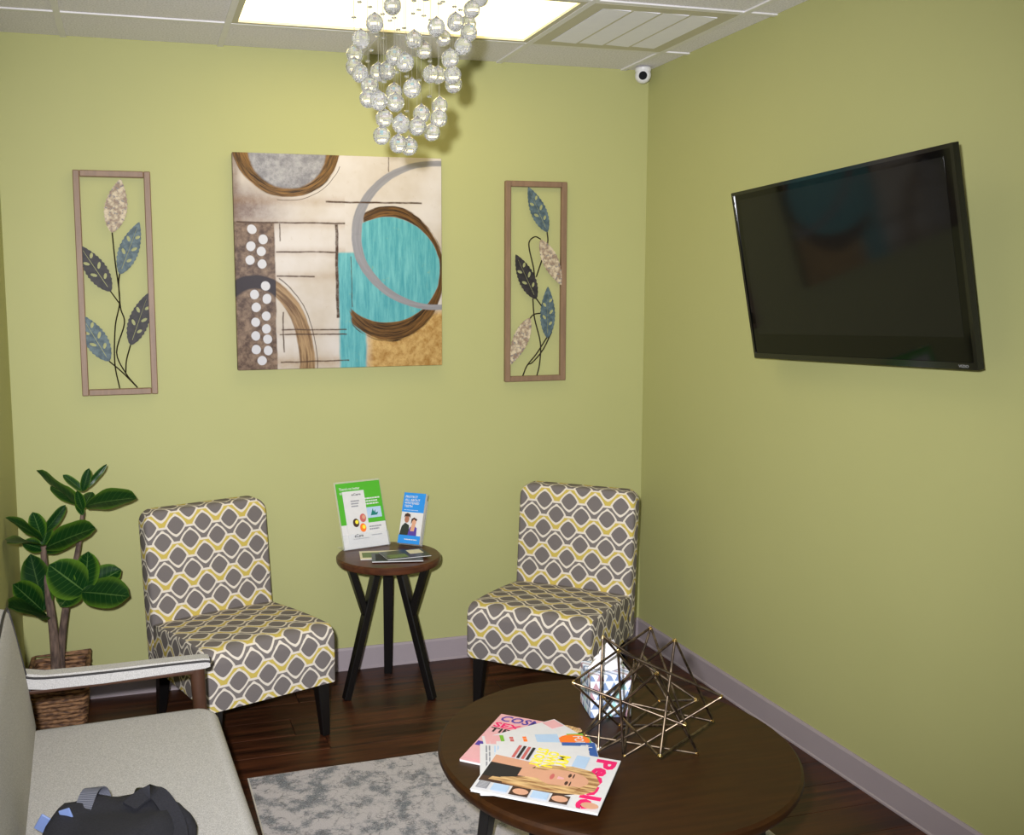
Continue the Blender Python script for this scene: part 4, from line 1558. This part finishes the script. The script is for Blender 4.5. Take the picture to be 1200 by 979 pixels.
def build_brochures():
    ZS = 0.60
    G = 0.0004
    yaw, lean = 0.23, 0.335
    fx, fy = -1.402, -0.159
    # acrylic holder: back sheet, foot
    t = standing('sign_holder', fx, fy, yaw, lean, ZS + 0.003, 'clear acrylic sign holder around the green flyer on the side table', 'sign holder')
    link('back_sheet', box_me((0, 0.147, -0.0055), (0.222, 0.300, 0.002), 0.0006, 1), 'acrylic', t)
    link('pocket_front', box_me((0, 0.032, 0.0050), (0.222, 0.062, 0.0014), 0.0005, 1), 'acrylic', t)
    ca = math.cos(lean)
    ft = link('foot', box_me((0, 0, 0), (0.222, 0.07, 0.002), 0.0006, 1), 'acrylic', t,
              mw=t.matrix_world.inverted() @ Matrix.Translation((fx - 0.0 + 0.038 * -math.sin(yaw), fy + 0.038 * math.cos(yaw), ZS + 0.0015)) @ Matrix.Rotation(yaw, 4, 'Z'))
    # green flyer
    t = standing('flyer', fx, fy, yaw, lean, ZS + 0.004, 'green and white flyer standing in the clear holder on the side table', 'flyer')
    w, h = 0.213, 0.288
    link('sheet', box_me((0, h / 2, -0.002), (w, h, 0.0014)), 'paper', t)
    cnt = [0]

    def p(name, me, mat, x=0, y=0, par=t):
        cnt[0] += 1
        return link(name, me, mat, par, loc=(x, y, -0.0010 + 0.00015 * cnt[0]))
    p('green_panel', flat_me(rct(-w / 2, 0.105, w / 2, h), (), G), 'green')
    p('headline', text_me("There's no better\ntime than now", 0.10, 0.030, G, 0.01, 'LEFT'), 'paper', -0.043, h - 0.034)
    p('body_text', lines_me(0.075, 0.036, 3, G), 'paper', 0.058, h - 0.088)
    p('card_panel', flat_me(rct(0.022, 0.125, 0.094, 0.172), (), G), 'pale_blue')
    p('logo_leaf', flat_me([(0.040, 0.135), (0.054, 0.165), (0.058, 0.150), (0.066, 0.160), (0.064, 0.145), (0.078, 0.148), (0.072, 0.136)], (), G), 'teal_ink')
    p('body_text', lines_me(0.06, 0.022, 2, G), 'grey_ink', 0.055, 0.082)
    p('body_text', lines_me(0.05, 0.008, 1, G), 'grey_ink', 0.055, 0.05)
    # white brochure in front of the flyer
    t2 = standing('brochure', fx - 0.03 + 0.0045 * math.sin(yaw), fy - 0.0045 * math.cos(yaw), yaw, lean, ZS + 0.012, 'white folded brochure with small food photos standing in front of the green flyer', 'brochure', 'brochures on the side table')
    w2, h2 = 0.104, 0.222
    link('sheet', box_me((0, h2 / 2 + 0.02, 0.0012), (w2, h2, 0.0022)), 'paper', t2)

    def p2(name, me, mat, x=0, y=0):
        cnt[0] += 1
        return link(name, me, mat, t2, loc=(x, y + 0.02, 0.0025 + 0.0001 * (cnt[0] % 20)))
    p2('title', text_me('eCare', 0.045, 0.010, G, 0.01), 'ink', 0.012, h2 - 0.016)
    p2('body_text', lines_me(0.040, 0.034, 3, G), 'grey_ink', 0.002, h2 - 0.056)
    for x, y, c1 in ((-0.008, 0.082, 'brown_hair'), (0.028, 0.10, 'lip'), (0.022, 0.058, 'orange')):
        p2('photo', flat_me(oval(x, y, 0.015, 0.019, 14), (), G), c1)
        p2('photo_highlight', flat_me(oval(x + 0.004, y + 0.003, 0.008, 0.009, 12), (), G), 'yellow' if c1 != 'lip' else 'skin')
    p2('title', text_me('eCare', 0.042, 0.014, G, 0.02), 'ink', -0.004, 0.026)
    p2('body_text', lines_me(0.075, 0.006, 1, G), 'grey_ink', 0.006, 0.012)
    # blue brochure stack
    yaw, lean = -0.697, 0.365
    t3 = standing('brochure', -1.227, -0.191, yaw, lean, ZS + 0.0140, 'blue topped brochure with photo of a couple standing beside the flyer', 'brochure', 'brochures on the side table')
    w3, h3 = 0.104, 0.224
    link('sheets', box_me((0, h3 / 2, -0.012), (w3, h3, 0.024), 0.001, 1), 'paper', t3)
    k3 = [0]

    def p3(name, me, mat, x=0, y=0):
        k3[0] += 1
        return link(name, me, mat, t3, loc=(x, y, 0.0001 + 0.00015 * k3[0]))
    p3('blue_panel', flat_me(rct(-w3 / 2, 0.138, w3 / 2, h3), (), G), 'blue')
    p3('headline', text_me('PROTECT\nALL ABOUT\nWHITENED\nTEETH', 0.072, 0.052, G, 0.015, 'LEFT'), 'paper', -0.008, 0.185)
    p3('body_text', lines_me(0.07, 0.006, 1, G), 'pale_blue', -0.008, 0.147)
    p3('blue_panel', flat_me(rct(-w3 / 2, 0.0, w3 / 2, 0.036), (), G), 'blue')
    p3('body_text', lines_me(0.06, 0.008, 1, G), 'paper', 0.008, 0.018)
    p3('couple_clothes', flat_me([(-0.05, 0.036), (-0.042, 0.075), (-0.028, 0.09), (-0.008, 0.08), (-0.004, 0.036)], (), G), 'glossy_dark')
    p3('couple_clothes', flat_me([(-0.01, 0.036), (-0.004, 0.07), (0.012, 0.082), (0.030, 0.07), (0.032, 0.036)], (), G), 'purple')
    p3('couple_skin', flat_me([(0.0, 0.055), (0.004, 0.085), (0.014, 0.09), (0.022, 0.08), (0.018, 0.055)], (), G), 'skin')
    p3('couple_face', flat_me(oval(-0.022, 0.106, 0.011, 0.016, 16), (), G), 'tan_skin')
    p3('couple_hair', flat_me([(-0.036, 0.112), (-0.034, 0.128), (-0.022, 0.134), (-0.008, 0.128), (-0.006, 0.112), (-0.012, 0.118), (-0.03, 0.118)], (), G), 'brown_hair')
    p3('couple_face', flat_me(oval(0.014, 0.095, 0.010, 0.014, 16), (), G), 'skin')
    p3('couple_hair', flat_me([(0.0, 0.085), (0.0, 0.108), (0.012, 0.116), (0.028, 0.108), (0.024, 0.100), (0.012, 0.108), (0.006, 0.1)], (), G), 'brown_hair')
    t4 = standing('brochure_rack', -1.227, -0.191, yaw, lean, ZS + 0.0105, 'clear acrylic stand holding the blue topped brochure', 'brochure stand')
    link('back_sheet', box_me((0, 0.10, -0.0265), (0.112, 0.20, 0.0016), 0.0005, 1), 'acrylic', t4)
    link('shelf', box_me((0, 0.0012, -0.010), (0.112, 0.0016, 0.034), 0.0004, 1), 'acrylic', t4)

    # flat booklets on the table top
    def flat(cx, cy, ang, w_, h_, z, th, cov, lab, prints):
        t_ = empty('booklet', (cx, cy, z), ang, lab, 'booklet', 'booklets lying on the side table')
        link('pages', box_me((0, 0, th / 2), (w_, h_, th), 0.0006, 1), 'paper', t_)
        link('cover', box_me((0, 0, th + 0.0003), (w_ + 0.001, h_ + 0.001, 0.0006)), cov, t_)
        for q, mat in prints:
            link('print', flat_me(q, (), G), mat, t_, loc=(0, 0, th + 0.0009))
    flat(-1.365, -0.300, R(-10), 0.20, 0.13, ZS, 0.003, 'paper_cream', 'cream booklet lying lowest on the side table', [(rct(-0.09, -0.04, 0.02, 0.04), 'mid_green')])
    flat(-1.325, -0.372, R(-12), 0.21, 0.13, ZS + 0.0045, 0.004, 'glossy_dark', 'dark glossy booklet lying in the middle on the side table', [(rct(-0.09, -0.05, -0.02, 0.05), 'ink')])
    flat(-1.285, -0.350, R(4), 0.19, 0.125, ZS + 0.0100, 0.003, 'glossy_dark', 'dark green glossy booklet lying on top of the side table booklets',
         [(rct(-0.08, -0.05, 0.0, 0.0), 'mid_green'), (rct(0.02, -0.01, 0.08, 0.05), 'paper_cream')])


build_brochures()
